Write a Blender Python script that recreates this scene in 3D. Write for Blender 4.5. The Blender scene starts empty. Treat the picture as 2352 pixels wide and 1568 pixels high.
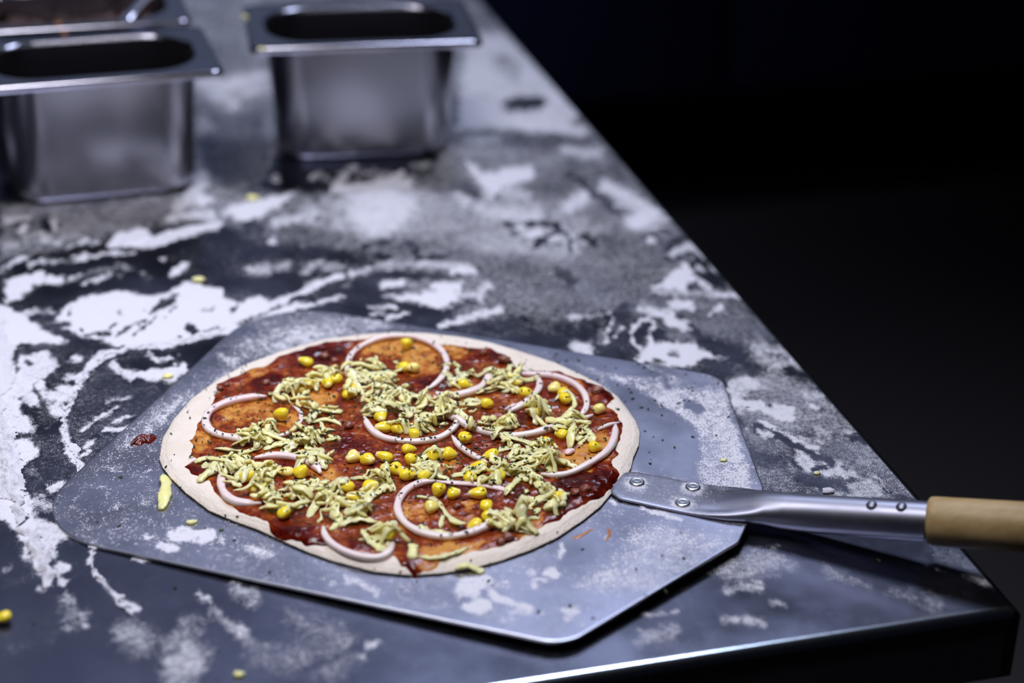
import bpy, math, random
import numpy as np
from mathutils import Vector, Matrix

# ------------------------------------------------------------------ camera, world, lights
S = bpy.context.scene
COL = S.collection
TZ = 0.90                                    # height of the table top
YAW, PITCH, ROLL = math.radians(-16.505), math.radians(27.0), math.radians(1.5)
cam_data = bpy.data.cameras.new('camera')
cam = bpy.data.objects.new('camera', cam_data)
COL.objects.link(cam)
cam_data.sensor_width = 36.0
cam_data.lens = 4500 / 2352 * 36
cam.matrix_world = (Matrix.Translation((-0.49145, -0.72620, TZ + 0.572)) @ Matrix.Rotation(YAW, 4, 'Z')
                    @ Matrix.Rotation(math.radians(90) - PITCH, 4, 'X') @ Matrix.Rotation(ROLL, 4, 'Z'))
cam_data.dof.use_dof = True
cam_data.dof.focus_distance = 1.108
cam_data.dof.aperture_fstop = 3.5
cam_data.clip_start = 0.05
S.camera = cam
S.view_settings.view_transform = 'Standard'
S.view_settings.look = 'None'
S.view_settings.gamma = 1.0
S.view_settings.use_curve_mapping = False
S.view_settings.exposure = -0.12
S.cycles.max_bounces = 6
S.cycles.glossy_bounces = 4
S.cycles.diffuse_bounces = 3
S.cycles.caustics_reflective = False
S.cycles.sample_clamp_indirect = 3.0

w = bpy.data.worlds.new('world'); S.world = w; w.use_nodes = True
w.node_tree.nodes['Background'].inputs[0].default_value = (0.30, 0.36, 0.62, 1)
w.node_tree.nodes['Background'].inputs[1].default_value = 0.010

def area(name, loc, target, sx, sy, power, color, spread=180):
    d = bpy.data.lights.new(name, 'AREA'); d.shape = 'RECTANGLE'; d.size = sx; d.size_y = sy
    d.energy = power; d.color = color; d.spread = math.radians(spread)
    o = bpy.data.objects.new(name, d); COL.objects.link(o)
    o.location = loc
    o.rotation_euler = (Vector(target) - Vector(loc)).to_track_quat('-Z', 'Y').to_euler()
    return o
area('key_panel', (0.42, 1.45, TZ + 2.15), (-0.30, 0.62, TZ), 0.60, 0.45, 9.6, (0.70, 0.77, 1.0), 95)
area('overhead_fill', (-0.55, 0.10, TZ + 1.35), (-0.38, 0.36, TZ), 0.6, 0.4, 3.1, (0.90, 0.88, 0.96), 62)  # unseen fill added to brighten the near sides of the toppings
area('metal_sheen_panel', (-0.45, 2.85, TZ + 2.15), (-0.45, 0.3, TZ), 2.2, 1.0, 3.0, (0.62, 0.70, 1.0), 180)  # large dim panel added, unseen, for the sheen on table and blade
area('wall_reflection_fill', (-0.1, 2.45, 2.25), (-0.1, 3.1, 1.45), 1.6, 0.1, 7.0, (0.70, 0.78, 1.0), 100)  # added light out of view: lit wall lifts the pan rim reflections
area('cabinet_fill', (-0.6, 2.0, 1.2), (-0.1, 2.5, 0.5), 0.3, 0.2, 0.55, (0.35, 0.45, 1.0), 110)  # added blue fill for the gradient on the cabinet front

# ------------------------------------------------------------------ measured tables (millimetres on the table, x along the front edge, y to the back)
FLOUR_TABLE = [
 (0.34,8.4,0.0,0.38,[(-309,895),(-195,1146),(16,1088),(7,760),(0,585),(-2,468),(-6,373),(-191,363),(-221,488),(-304,537),(-339,617)]),
 (0.31,6.1,0.0,0.42,[(-138,563),(-74,549),(-9,485),(-52,419),(-71,382),(-155,388),(-198,453)]),
 (0.46,4.8,0.0,0.4,[(-284,580),(-239,612),(-145,599),(-88,561),(-53,511),(-102,460),(-184,510),(-241,538)]),
 (0.72,5.3,0.0,0.34,[(-47,949),(-9,967),(-3,741),(-26,705),(-109,733)]),
 (0.85,3.7,0.0,0.35,[(-90,798),(-71,783),(-68,755),(-78,731),(-106,737)]),
 (0.5,3.9,7.8,0.33,[(-32,883),(-27,858)]),
 (0.03,2.6,0.0,0.34,[(-57,780),(-42,791),(-23,789),(-24,767),(-34,758),(-60,762)]),
 (0.3,2.8,0.0,0.36,[(-103,719),(-4,682),(-3,662),(-71,678),(-107,692)]),
 (0.78,2.9,3.2,0.35,[(-107,734),(-64,729),(-13,700)]),
 (0.7,3.5,4.2,0.37,[(-39,663),(-17,651)]),
 (0.5,2.8,3.5,0.36,[(-108,702),(-87,700)]),
 (0.4,5.8,0.0,0.33,[(-289,1150),(-206,1133),(-221,948),(-256,725),(-337,660),(-302,894)]),
 (0.75,3.8,5.3,0.33,[(-300,882),(-280,866),(-275,876)]),
 (0.75,3.8,5.4,0.33,[(-269,879),(-247,886)]),
 (0.65,3.7,4.5,0.34,[(-293,855),(-279,822)]),
 (0.6,3.8,3.8,0.34,[(-268,847),(-245,853)]),
 (0.12,4.8,7.6,0.37,[(-314,738),(-313,686)]),
 (0.22,4.1,0.0,0.37,[(-303,806),(-263,787),(-280,621),(-315,629),(-313,690)]),
 (0.02,3.4,0.0,0.38,[(-261,717),(-135,694),(-154,644),(-238,618),(-276,629),(-287,640)]),  # bare dark steel before the right pan, its cast shadow painted in
 (0.5,1.3,3.0,0.38,[(-274,656),(-273,653)]),
 (0.55,1.3,3.4,0.38,[(-246,650),(-242,653)]),
 (0.4,1.3,3.0,0.38,[(-237,648),(-237,645)]),
 (0.5,1.4,2.4,0.37,[(-216,662),(-212,663)]),
 (0.45,1.4,2.7,0.38,[(-208,651),(-194,653)]),
 (0.7,1.7,3.7,0.38,[(-230,636),(-223,645)]),
 (0.4,1.4,2.4,0.37,[(-167,655),(-153,657)]),
 (0.4,1.7,3.0,0.38,[(-192,645),(-186,647)]),
 (0.8,1.7,2.7,0.38,[(-185,639),(-179,642)]),
 (0.95,2.6,0.0,0.39,[(-325,604),(-304,614),(-260,625),(-281,600),(-300,583),(-314,583)]),
 (0.9,2.7,3.3,0.38,[(-233,626),(-203,626),(-176,627)]),
 (0.72,5.2,0.0,0.39,[(-231,619),(-184,621),(-178,589),(-198,544),(-224,530),(-235,569)]),
 (0.8,1.6,1.3,0.4,[(-230,571),(-207,568)]),
 (0.7,2.6,3.2,0.4,[(-286,571),(-269,577),(-259,578)]),
 (0.6,2.5,3.8,0.4,[(-246,559),(-243,562)]),
 (0.1,1.9,2.2,0.4,[(-309,573),(-304,575)]),
 (0.03,1.3,2.5,0.4,[(-326,567),(-323,563)]),
 (0.15,1.9,2.5,0.41,[(-311,542),(-299,542)]),
 (0.15,3.2,3.2,0.4,[(-308,569),(-303,560)]),
 (0.7,1.9,2.2,0.41,[(-295,541),(-296,531)]),
 (1.0,2.3,0.0,0.38,[(-123,656),(-117,629),(-105,632),(-74,637),(-79,616),(-107,601),(-122,584),(-126,595),(-126,613)]),
 (0.75,3.3,3.9,0.39,[(-143,594),(-141,581)]),
 (0.22,4.0,5.3,0.38,[(-137,611),(-129,596)]),
 (0.68,4.5,5.1,0.39,[(-134,563),(-98,538)]),
 (0.62,3.9,5.3,0.39,[(-108,587),(-96,578)]),
 (0.3,4.0,6.7,0.38,[(-85,595),(-63,599)]),
 (0.15,2.0,2.0,0.38,[(-45,629),(-50,609),(-48,594),(-46,582)]),
 (0.15,2.3,2.3,0.39,[(-48,600),(-41,567),(-38,539)]),
 (0.25,2.7,3.4,0.37,[(-30,614),(-13,610)]),
 (0.78,3.3,3.9,0.39,[(-73,553),(-52,571)]),
 (0.8,4.0,5.3,0.39,[(-33,583),(-22,563),(-14,527)]),
 (0.95,3.2,4.5,0.39,[(-33,515),(-17,528)]),
 (0.65,2.6,1.6,0.39,[(-34,548),(-17,538)]),
 (0.05,1.3,1.9,0.4,[(-110,526),(-100,532),(-89,522)]),
 (0.05,1.3,1.9,0.41,[(-92,519),(-87,507),(-88,494),(-92,481)]),
 (0.06,1.2,1.6,0.41,[(-97,507),(-110,497),(-120,484)]),
 (0.9,1.6,2.5,0.4,[(-115,509),(-104,511)]),
 (0.72,1.6,1.9,0.41,[(-104,494),(-95,499),(-93,489)]),
 (0.12,1.9,2.5,0.4,[(-78,501),(-73,492)]),
 (0.06,1.6,1.9,0.41,[(-75,489),(-73,480)]),
 (0.15,2.2,2.5,0.4,[(-124,531),(-122,517)]),
 (0.8,1.6,1.9,0.4,[(-118,525),(-116,522)]),
 (0.15,1.8,3.6,0.42,[(-112,449),(-108,441),(-108,429)]),
 (0.25,2.2,1.9,0.41,[(-65,490),(-64,467)]),
 (0.1,1.5,2.5,0.41,[(-200,498),(-200,490)]),
 (0.1,1.5,2.1,0.42,[(-192,489),(-184,486)]),
 (0.1,1.5,2.1,0.42,[(-231,497),(-219,495)]),
 (0.12,1.9,1.9,0.41,[(-232,519),(-213,520)]),
 (0.2,1.9,1.6,0.41,[(-210,514),(-202,514)]),
 (0.16,2.4,0.0,0.42,[(-338,556),(-316,540),(-247,509),(-232,490),(-257,477),(-282,487),(-324,489),(-359,490)]),
 (0.08,3.7,4.9,0.41,[(-331,520),(-294,521),(-261,503)]),
 (0.55,2.4,3.6,0.42,[(-319,492),(-308,493)]),
 (0.5,2.4,3.0,0.42,[(-299,494),(-294,497)]),
 (0.5,2.4,3.6,0.42,[(-281,487),(-271,496)]),
 (0.5,2.4,3.6,0.42,[(-267,487),(-258,487)]),
 (0.12,1.6,0.0,0.4,[(-38,479),(-28,491),(-14,490),(-13,496),(-26,497),(-33,491)]),
 (0.7,1.0,1.0,0.4,[(-21,515),(-6,515)]),
 (0.65,1.0,1.3,0.4,[(-28,500),(-12,503)]),
 (0.7,1.3,1.9,0.4,[(-32,481),(-29,480)]),
 (0.12,1.6,1.9,0.41,[(-25,464),(-13,477),(-6,477)]),
 (0.06,1.2,1.2,0.41,[(-30,448),(-22,448),(-13,455),(-9,450)]),
 (0.75,1.9,2.5,0.41,[(-24,456),(-10,464),(-4,457)]),
 (0.06,1.5,2.1,0.41,[(-19,432),(-9,443),(-8,435)]),
 (0.6,0.9,1.5,0.42,[(-15,429),(-14,425)]),
 (0.78,1.2,1.8,0.41,[(-4,461),(-3,442),(-6,427),(-4,414)]),
 (1.0,1.5,0.0,0.42,[(-20,441),(-23,413),(-35,396),(-56,408),(-38,422)]),
 (0.05,1.8,0.0,0.42,[(-18,420),(-10,423),(-5,409),(4,412),(4,407),(-10,387),(-17,394),(-19,405)]),
 (0.1,1.5,2.7,0.42,[(-30,404),(-25,402)]),
 (0.78,1.2,1.5,0.43,[(-21,409),(-20,396),(-23,384)]),
 (0.9,1.2,1.5,0.43,[(-20,385),(-5,381)]),
 (0.95,1.2,1.8,0.42,[(-3,401),(-2,400)]),
 (0.95,1.2,2.1,0.43,[(-2,380),(-1,379)]),
 (0.6,1.8,1.5,0.43,[(-58,401),(-25,390)]),
 (0.2,1.8,1.8,0.43,[(-65,391),(-50,389)]),
 (0.9,1.8,0.0,0.43,[(-55,385),(-39,382),(-42,368),(-55,372)]),
 (0.2,1.7,2.0,0.44,[(-54,366),(-45,361)]),
 (0.25,2.3,4.1,0.43,[(-35,370),(-24,374)]),
 (0.24,2.9,0.0,0.44,[(-20,377),(-2,372),(-2,316),(-30,313),(-48,330),(-49,350)]),
 (0.75,1.2,1.2,0.43,[(-21,370),(-27,363),(-34,358)]),
 (0.12,2.8,0.0,0.45,[(-124,351),(-108,373),(-81,391),(-93,347),(-103,305),(-119,312),(-122,331)]),
 (0.7,0.9,1.1,0.45,[(-99,368),(-110,348),(-113,335)]),
 (0.65,0.9,0.9,0.45,[(-97,354),(-106,342)]),
 (0.65,1.4,1.2,0.44,[(-125,375),(-98,376)]),
 (0.3,1.7,2.3,0.45,[(-109,360),(-115,339)]),
 (0.8,2.8,3.9,0.46,[(-135,334),(-128,328)]),
 (0.85,1.1,1.1,0.45,[(-60,366),(-75,364),(-87,355),(-93,344),(-97,329),(-94,320)]),
 (0.04,1.1,0.0,0.45,[(-73,361),(-80,349),(-87,339),(-90,330),(-90,326),(-94,325),(-94,334),(-91,343),(-84,355)]),
 (0.04,0.9,0.0,0.45,[(-72,352),(-78,343),(-81,336),(-76,340)]),
 (0.1,1.1,1.1,0.45,[(-79,332),(-77,324)]),
 (0.9,1.1,1.7,0.45,[(-73,357),(-82,341),(-87,323)]),
 (0.95,2.3,3.7,0.44,[(-63,354),(-56,346)]),
 (0.85,2.3,2.3,0.44,[(-77,375),(-59,364)]),
 (1.0,1.7,0.0,0.46,[(-98,313),(-85,327),(-59,323),(-60,314),(-52,302),(-43,296),(-63,298),(-76,289),(-94,302),(-103,308)]),
 (0.2,1.4,1.4,0.46,[(-91,304),(-86,301)]),
 (0.3,1.4,1.7,0.46,[(-79,311),(-74,311)]),
 (0.3,2.3,3.4,0.45,[(-69,338),(-59,332)]),
 (0.1,1.9,0.0,0.46,[(-67,295),(-51,297),(-28,288),(-30,276),(-53,262),(-65,269),(-69,282)]),
 (0.36,3.2,0.0,0.48,[(-56,269),(-13,309),(11,316),(7,220),(1,108),(-89,139),(-74,202)]),
 (0.55,3.9,5.6,0.45,[(-21,305),(-7,282)]),
 (0.15,1.7,1.7,0.46,[(-37,284),(-34,280)]),
 (0.15,1.4,1.1,0.45,[(-20,298),(-7,288)]),
 (0.1,1.6,0.0,0.46,[(-31,288),(-27,275),(-53,263),(-59,271)]),
 (0.7,2.7,4.3,0.47,[(-56,259),(-59,239)]),
 (0.65,2.7,3.8,0.47,[(-51,263),(-43,261)]),
 (0.88,1.6,2.4,0.48,[(-62,240),(-49,233),(-47,225),(-37,217)]),
 (0.85,1.3,2.1,0.48,[(-41,226),(-35,222)]),
 (0.85,1.1,1.3,0.48,[(-41,232),(-32,225)]),
 (0.65,1.6,1.6,0.47,[(-16,237),(-8,234)]),
 (0.9,1.1,1.6,0.47,[(-18,225),(-15,222)]),
 (0.06,2.2,3.3,0.46,[(-14,269),(-3,262)]),
 (0.08,2.2,2.7,0.47,[(-3,249),(-3,217)]),
 (0.9,0.6,0.8,0.46,[(-1,263),(-1,262)]),
 (0.6,0.8,0.8,0.46,[(-15,284),(-27,275)]),
 (0.1,1.0,1.3,0.48,[(-70,219),(-68,212)]),
 (0.0,0.5,2.1,0.49,[(-59,211),(-51,191),(-44,176),(-35,161)]),
 (0.0,0.5,1.8,0.5,[(-34,162),(-39,157),(-47,155)]),
 (0.8,0.8,0.8,0.49,[(-55,214),(-48,198),(-41,181),(-35,176)]),
 (0.75,2.0,0.0,0.5,[(-49,177),(-39,161),(-52,156),(-55,166)]),
 (0.85,1.5,0.0,0.5,[(-46,152),(-34,156),(-29,160),(-30,155),(-26,146),(-37,139),(-42,146)]),
 (0.85,1.0,2.1,0.49,[(-62,202),(-56,198)]),
 (0.6,2.1,2.6,0.49,[(-27,196),(-23,189)]),
 (0.65,1.3,1.0,0.49,[(-40,191),(-30,183)]),
 (0.6,2.0,0.0,0.51,[(-57,127),(-21,141),(-20,121),(-41,116)]),
 (0.7,0.8,0.5,0.5,[(-16,141),(-17,122)]),
 (0.12,1.8,1.8,0.51,[(-48,137),(-30,140)]),
 (0.08,1.3,0.0,0.49,[(-11,186),(1,189),(3,178),(-6,174),(-13,179)]),
 (0.6,1.1,0.8,0.48,[(-16,188),(-9,191),(-3,189)]),
 (0.5,1.5,0.8,0.5,[(-23,155),(3,152)]),
 (0.15,2.5,5.1,0.5,[(-79,177),(-61,167)]),
 (0.12,2.5,4.0,0.51,[(-57,146),(-40,135)]),
 (0.35,3.9,0.0,0.39,[(-478,649),(-339,643),(-299,647),(-327,590),(-391,580),(-483,548)]),
 (0.75,1.6,1.9,0.39,[(-474,616),(-461,620)]),
 (0.85,1.6,2.6,0.4,[(-466,597),(-464,603)]),
 (0.03,1.6,3.9,0.39,[(-448,611),(-447,601)]),
 (0.6,1.6,1.3,0.39,[(-443,616),(-442,596)]),
 (0.6,2.5,2.5,0.4,[(-454,587),(-444,569)]),
 (0.7,1.9,1.9,0.41,[(-435,561),(-430,564)]),
 (0.65,1.9,1.9,0.4,[(-420,563),(-417,566)]),
 (0.65,1.9,1.9,0.4,[(-427,569),(-425,571)]),
 (0.75,1.2,1.5,0.41,[(-456,542),(-439,533),(-425,542)]),
 (0.8,1.2,1.2,0.41,[(-435,544),(-416,543),(-392,542)]),
 (0.8,1.2,1.9,0.41,[(-476,543),(-466,550)]),
 (0.7,1.2,1.8,0.41,[(-464,536),(-461,537)]),
 (0.6,1.8,1.8,0.41,[(-484,533),(-480,536)]),
 (0.5,3.2,2.5,0.4,[(-482,577),(-464,577)]),
 (0.03,2.1,0.0,0.42,[(-478,532),(-458,536),(-437,537),(-396,533),(-376,547),(-357,557),(-335,559),(-350,517),(-364,491),(-379,472),(-396,474),(-421,489),(-435,485),(-459,512),(-473,526)]),
 (0.3,1.2,1.5,0.42,[(-438,508),(-424,516),(-404,522)]),
 (0.35,1.2,1.2,0.42,[(-405,526),(-395,513),(-389,497)]),
 (0.6,1.2,1.2,0.42,[(-441,506),(-433,514)]),
 (0.55,1.2,1.8,0.42,[(-430,500),(-427,502),(-413,508)]),
 (0.45,1.2,1.2,0.42,[(-406,508),(-404,506)]),
 (0.12,2.4,0.0,0.42,[(-372,530),(-338,556),(-317,532),(-342,486),(-362,491)]),
 (0.95,1.5,3.0,0.42,[(-369,504),(-363,509)]),
 (0.7,1.2,1.8,0.41,[(-376,527),(-375,525)]),
 (1.0,1.6,0.0,0.4,[(-408,555),(-400,578),(-384,583),(-377,565),(-354,578),(-331,583),(-330,570),(-359,559),(-379,546),(-397,551)]),
 (0.8,2.3,3.9,0.39,[(-340,633),(-332,622)]),
 (0.65,2.7,4.6,0.38,[(-351,616),(-331,654),(-331,667)]),
 (0.75,2.6,2.9,0.4,[(-359,597),(-332,599),(-329,580)]),
 (1.0,1.5,0.0,0.44,[(-453,450),(-445,467),(-433,478),(-410,483),(-394,470),(-379,472),(-366,485),(-344,473),(-329,457),(-313,445),(-267,469),(-256,466),(-291,438),(-323,419),(-343,405),(-371,402),(-410,396),(-428,411),(-443,427),(-452,440)]),
 (0.06,1.2,0.0,0.43,[(-395,443),(-385,461),(-371,470),(-375,458),(-385,445),(-391,441)]),
 (0.06,0.9,1.1,0.44,[(-392,436),(-398,424),(-405,417)]),
 (0.1,0.9,0.9,0.44,[(-417,415),(-411,426),(-398,434)]),
 (0.08,0.9,0.9,0.44,[(-420,426),(-416,434)]),
 (0.04,0.9,1.1,0.45,[(-436,421),(-426,421),(-420,418)]),
 (0.05,0.9,1.2,0.44,[(-411,451),(-411,446)]),
 (0.05,0.9,1.2,0.43,[(-443,463),(-443,456)]),
 (0.1,1.2,1.2,0.44,[(-379,444),(-376,450)]),
 (0.2,1.4,1.4,0.44,[(-359,437),(-352,439)]),
 (0.14,1.2,0.0,0.43,[(-347,455),(-340,468),(-324,468),(-323,451),(-334,445),(-341,432),(-342,437),(-334,450)]),
 (0.05,1.4,2.3,0.45,[(-371,417),(-368,411)]),
 (0.3,1.4,1.1,0.45,[(-363,410),(-353,414)]),
 (0.1,0.9,0.0,0.43,[(-345,416),(-321,434),(-301,447),(-274,465),(-257,474),(-239,473),(-218,471),(-179,455),(-186,450),(-221,457),(-238,452),(-243,441),(-265,435),(-264,440),(-291,440),(-310,430),(-336,413)]),
 (0.3,1.8,2.4,0.43,[(-261,454),(-251,444)]),
 (0.1,1.7,0.0,0.44,[(-264,454),(-243,456),(-243,428),(-208,413),(-207,398),(-221,393),(-240,401),(-264,427)]),
 (0.85,1.2,1.4,0.44,[(-336,413),(-311,425),(-292,433),(-266,439)]),
 (0.95,1.2,1.8,0.44,[(-343,420),(-308,440),(-274,465)]),
 (0.9,1.5,1.8,0.43,[(-291,457),(-259,473)]),
 (0.65,2.4,2.4,0.42,[(-252,474),(-234,482),(-207,481),(-170,465)]),
 (0.9,1.5,1.8,0.42,[(-183,464),(-168,463)]),
 (0.85,1.8,2.4,0.43,[(-234,453),(-221,451)]),
 (0.45,1.8,2.1,0.43,[(-221,447),(-186,439)]),
 (1.0,1.8,0.0,0.43,[(-240,436),(-215,432),(-200,443),(-181,442),(-192,417),(-203,407),(-211,410),(-223,424)]),
 (0.75,1.2,1.2,0.44,[(-251,420),(-234,416)]),
 (0.75,1.1,1.1,0.44,[(-243,402),(-227,406)]),
 (0.65,1.4,1.7,0.44,[(-250,411),(-244,409)]),
 (0.5,1.8,0.9,0.43,[(-226,437),(-203,434)]),
 (0.8,1.7,2.3,0.44,[(-212,384),(-190,390),(-167,396)]),
 (0.7,2.4,2.9,0.43,[(-181,414),(-167,432)]),
 (0.16,2.3,0.0,0.45,[(-195,382),(-158,388),(-152,372),(-177,360),(-195,370)]),
 (0.18,1.7,2.3,0.44,[(-197,410),(-181,411)]),
 (0.7,1.8,1.8,0.43,[(-187,422),(-180,422)]),
 (0.07,1.8,0.0,0.43,[(-479,483),(-468,503),(-453,512),(-447,497),(-444,475),(-454,451),(-471,460)]),
 (0.95,1.5,0.0,0.42,[(-482,519),(-458,526),(-451,512),(-464,504),(-475,482),(-482,483)]),
 (0.6,1.8,1.2,0.43,[(-471,467),(-453,460)]),
 (0.5,1.5,2.0,0.43,[(-471,461),(-468,459)]),
 (0.9,1.5,2.4,0.42,[(-453,512),(-445,509)]),
 (0.06,1.4,2.6,0.44,[(-469,451),(-462,434),(-449,416),(-429,403)]),
 (0.1,1.2,1.2,0.44,[(-461,446),(-445,439)]),
 (0.1,1.4,0.0,0.46,[(-482,416),(-468,421),(-436,408),(-425,396),(-438,372),(-444,353),(-457,345),(-461,372),(-476,381),(-480,403)]),
 (1.0,1.4,0.0,0.46,[(-489,479),(-479,470),(-464,440),(-449,414),(-464,418),(-479,418),(-483,395),(-484,354),(-479,320),(-490,301),(-498,303)]),
 (0.78,1.4,0.0,0.46,[(-478,403),(-461,403),(-456,382),(-467,369),(-465,347),(-472,332),(-485,352)]),
 (0.1,1.1,1.7,0.46,[(-475,393),(-473,391)]),
 (0.1,1.1,1.6,0.47,[(-472,363),(-470,340),(-464,327)]),
 (0.85,1.4,2.2,0.46,[(-447,392),(-442,390)]),
 (0.75,1.4,2.2,0.46,[(-451,364),(-445,365)]),
 (0.8,1.6,2.7,0.47,[(-462,346),(-455,339)]),
 (0.8,1.4,2.4,0.47,[(-457,353),(-451,346)]),
 (0.15,1.3,0.0,0.48,[(-450,332),(-440,366),(-428,378),(-421,374),(-414,358),(-413,348),(-390,337),(-410,314),(-428,292),(-448,260),(-454,290),(-455,315)]),
 (0.13,1.4,0.0,0.46,[(-424,381),(-413,392),(-399,400),(-384,399),(-380,389),(-402,377),(-415,378)]),
 (0.88,1.1,1.6,0.46,[(-423,379),(-417,366),(-413,356)]),
 (0.9,1.4,0.0,0.47,[(-413,366),(-403,365),(-381,368),(-380,358),(-392,344),(-402,351),(-412,356)]),
 (0.8,1.1,1.7,0.46,[(-399,388),(-396,379),(-385,379)]),
 (0.1,0.8,1.4,0.46,[(-386,384),(-383,374)]),
 (0.8,0.8,1.3,0.48,[(-448,299),(-437,313),(-427,320)]),
 (0.85,0.8,1.6,0.49,[(-436,295),(-426,294),(-416,297)]),
 (0.75,0.8,1.3,0.49,[(-448,276),(-443,286)]),
 (0.75,0.8,1.0,0.5,[(-451,268),(-446,272)]),
 (0.7,0.8,1.1,0.48,[(-429,305),(-419,308)]),
 (0.5,0.8,0.8,0.48,[(-433,328),(-417,333)]),
 (0.13,1.5,0.0,0.5,[(-481,294),(-463,300),(-459,284),(-456,253),(-456,233),(-472,213),(-482,234),(-485,268)]),
 (0.95,1.0,0.0,0.49,[(-493,296),(-478,294),(-474,272),(-481,270),(-491,285)]),
 (0.85,1.6,0.0,0.48,[(-496,335),(-479,325),(-475,303),(-484,304),(-498,299)]),
 (0.08,0.8,1.3,0.49,[(-490,302),(-484,301)]),
 (0.08,0.8,1.1,0.48,[(-496,315),(-491,315)]),
 (0.85,1.6,0.0,0.48,[(-467,339),(-458,334),(-456,317),(-462,315)]),
 (0.13,1.6,0.0,0.48,[(-472,335),(-464,327),(-463,303),(-470,304)]),
 (0.3,1.5,1.5,0.5,[(-483,261),(-476,248)]),
 (0.95,1.0,2.2,0.51,[(-471,236),(-466,237)]),
 (0.6,2.0,2.5,0.52,[(-480,225),(-472,216)]),
 (0.95,0.8,1.1,0.46,[(-311,423),(-336,411),(-360,403),(-377,396),(-410,396),(-426,389),(-438,372),(-445,357),(-451,338),(-457,320)]),
 (0.9,1.1,2.2,0.46,[(-430,393),(-438,375),(-447,354)]),
 (0.8,2.2,2.4,0.47,[(-482,365),(-489,322)]),
 (1.0,1.0,0.0,0.5,[(-460,305),(-456,293),(-454,277),(-451,249),(-453,240),(-455,257),(-459,273),(-460,286)]),
 (0.95,0.8,1.0,0.48,[(-457,320),(-458,307),(-457,293)]),
 (0.95,0.7,1.0,0.52,[(-457,229),(-458,215),(-456,203)]),
 (0.9,1.0,0.0,0.53,[(-464,209),(-458,212),(-452,190),(-450,179),(-457,185),(-462,202)]),
 (0.95,0.7,0.9,0.54,[(-452,182),(-456,157)]),
 (0.9,0.5,0.7,0.55,[(-456,157),(-454,140),(-446,121),(-437,107)]),
 (1.0,1.2,0.0,0.52,[(-498,303),(-491,278),(-486,250),(-482,216),(-480,180),(-477,139),(-480,146),(-488,176),(-495,205),(-502,216)]),
 (0.78,1.4,0.0,0.53,[(-481,210),(-473,199),(-460,201),(-460,187),(-474,178),(-473,161),(-480,173)]),
 (0.7,1.5,1.9,0.52,[(-463,211),(-459,206)]),
 (0.85,1.2,1.9,0.54,[(-474,157),(-470,154)]),
 (0.8,1.4,1.9,0.55,[(-474,155),(-472,142),(-469,143)]),
 (0.7,1.4,1.4,0.54,[(-489,171),(-483,165)]),
 (0.5,1.4,1.4,0.54,[(-500,161),(-496,162)]),
 (0.55,1.8,1.8,0.56,[(-471,132),(-468,125)]),
 (0.65,1.3,1.3,0.57,[(-473,107),(-472,100)]),
 (0.55,1.1,1.1,0.57,[(-464,99),(-463,98)]),
 (0.6,1.2,1.2,0.55,[(-484,137),(-482,136)]),
 (0.35,3.6,3.2,0.56,[(-470,119),(-466,107)]),
 (0.45,4.9,5.3,0.58,[(-445,90),(-437,77)]),
 (0.5,5.6,5.6,0.59,[(-425,56),(-416,64),(-423,42)]),
 (0.4,4.4,4.4,0.58,[(-413,86),(-423,77)]),
 (0.65,1.8,1.6,0.56,[(-405,114),(-401,104)]),
 (0.5,2.2,2.2,0.58,[(-401,95),(-392,81),(-384,65)]),
 (0.7,1.5,1.3,0.58,[(-378,61),(-373,59)]),
 (0.78,1.7,1.7,0.59,[(-333,48),(-326,50)]),
 (0.7,1.7,1.5,0.59,[(-334,42),(-334,39)]),
 (0.4,3.4,3.2,0.56,[(-386,123),(-381,100)]),
 (0.35,6.6,5.3,0.58,[(-361,81),(-340,53)]),
 (0.32,6.5,6.5,0.59,[(-383,56),(-348,36)]),
 (0.85,1.2,0.0,0.54,[(-435,159),(-421,152),(-426,147),(-432,151)]),
 (0.03,1.1,1.4,0.55,[(-420,147),(-431,134),(-444,121)]),
 (0.08,2.2,2.0,0.59,[(-467,77),(-455,50)]),
 (0.12,1.9,1.9,0.55,[(-503,143),(-485,151)]),
 (0.12,1.8,1.8,0.57,[(-505,87),(-480,95)]),
 (0.12,1.7,1.5,0.59,[(-367,36),(-337,48)]),
 (0.1,3.0,3.0,0.59,[(-464,62),(-464,52)]),
 (0.1,3.4,0.0,0.59,[(-330,43),(-257,32),(-149,20),(-202,-5),(-248,-5),(-327,15)]),
 (0.5,4.2,0.0,0.55,[(-153,78),(-135,87),(-102,82),(-92,63),(-126,60),(-150,61)]),
 (0.6,1.8,2.3,0.56,[(-140,51),(-124,53)]),
 (0.1,3.2,4.1,0.56,[(-165,60),(-144,63)]),
 (0.65,1.6,1.8,0.57,[(-154,28),(-146,28)]),
 (0.55,1.8,1.8,0.57,[(-141,26),(-135,21)]),
 (0.45,3.1,3.5,0.58,[(-197,24),(-182,25)]),
 (0.55,1.6,1.4,0.56,[(-124,36),(-118,32)]),
 (0.5,1.1,1.1,0.57,[(-192,43),(-173,39)]),
 (0.4,2.8,2.8,0.55,[(-83,57),(-76,46),(-68,40)]),
 (0.5,3.3,4.8,0.53,[(-19,54),(-5,45),(-6,33)]),
 (0.35,3.7,3.2,0.55,[(-59,34),(-42,14)]),
 (0.1,2.3,2.7,0.56,[(-104,25),(-79,11)]),
]
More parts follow.
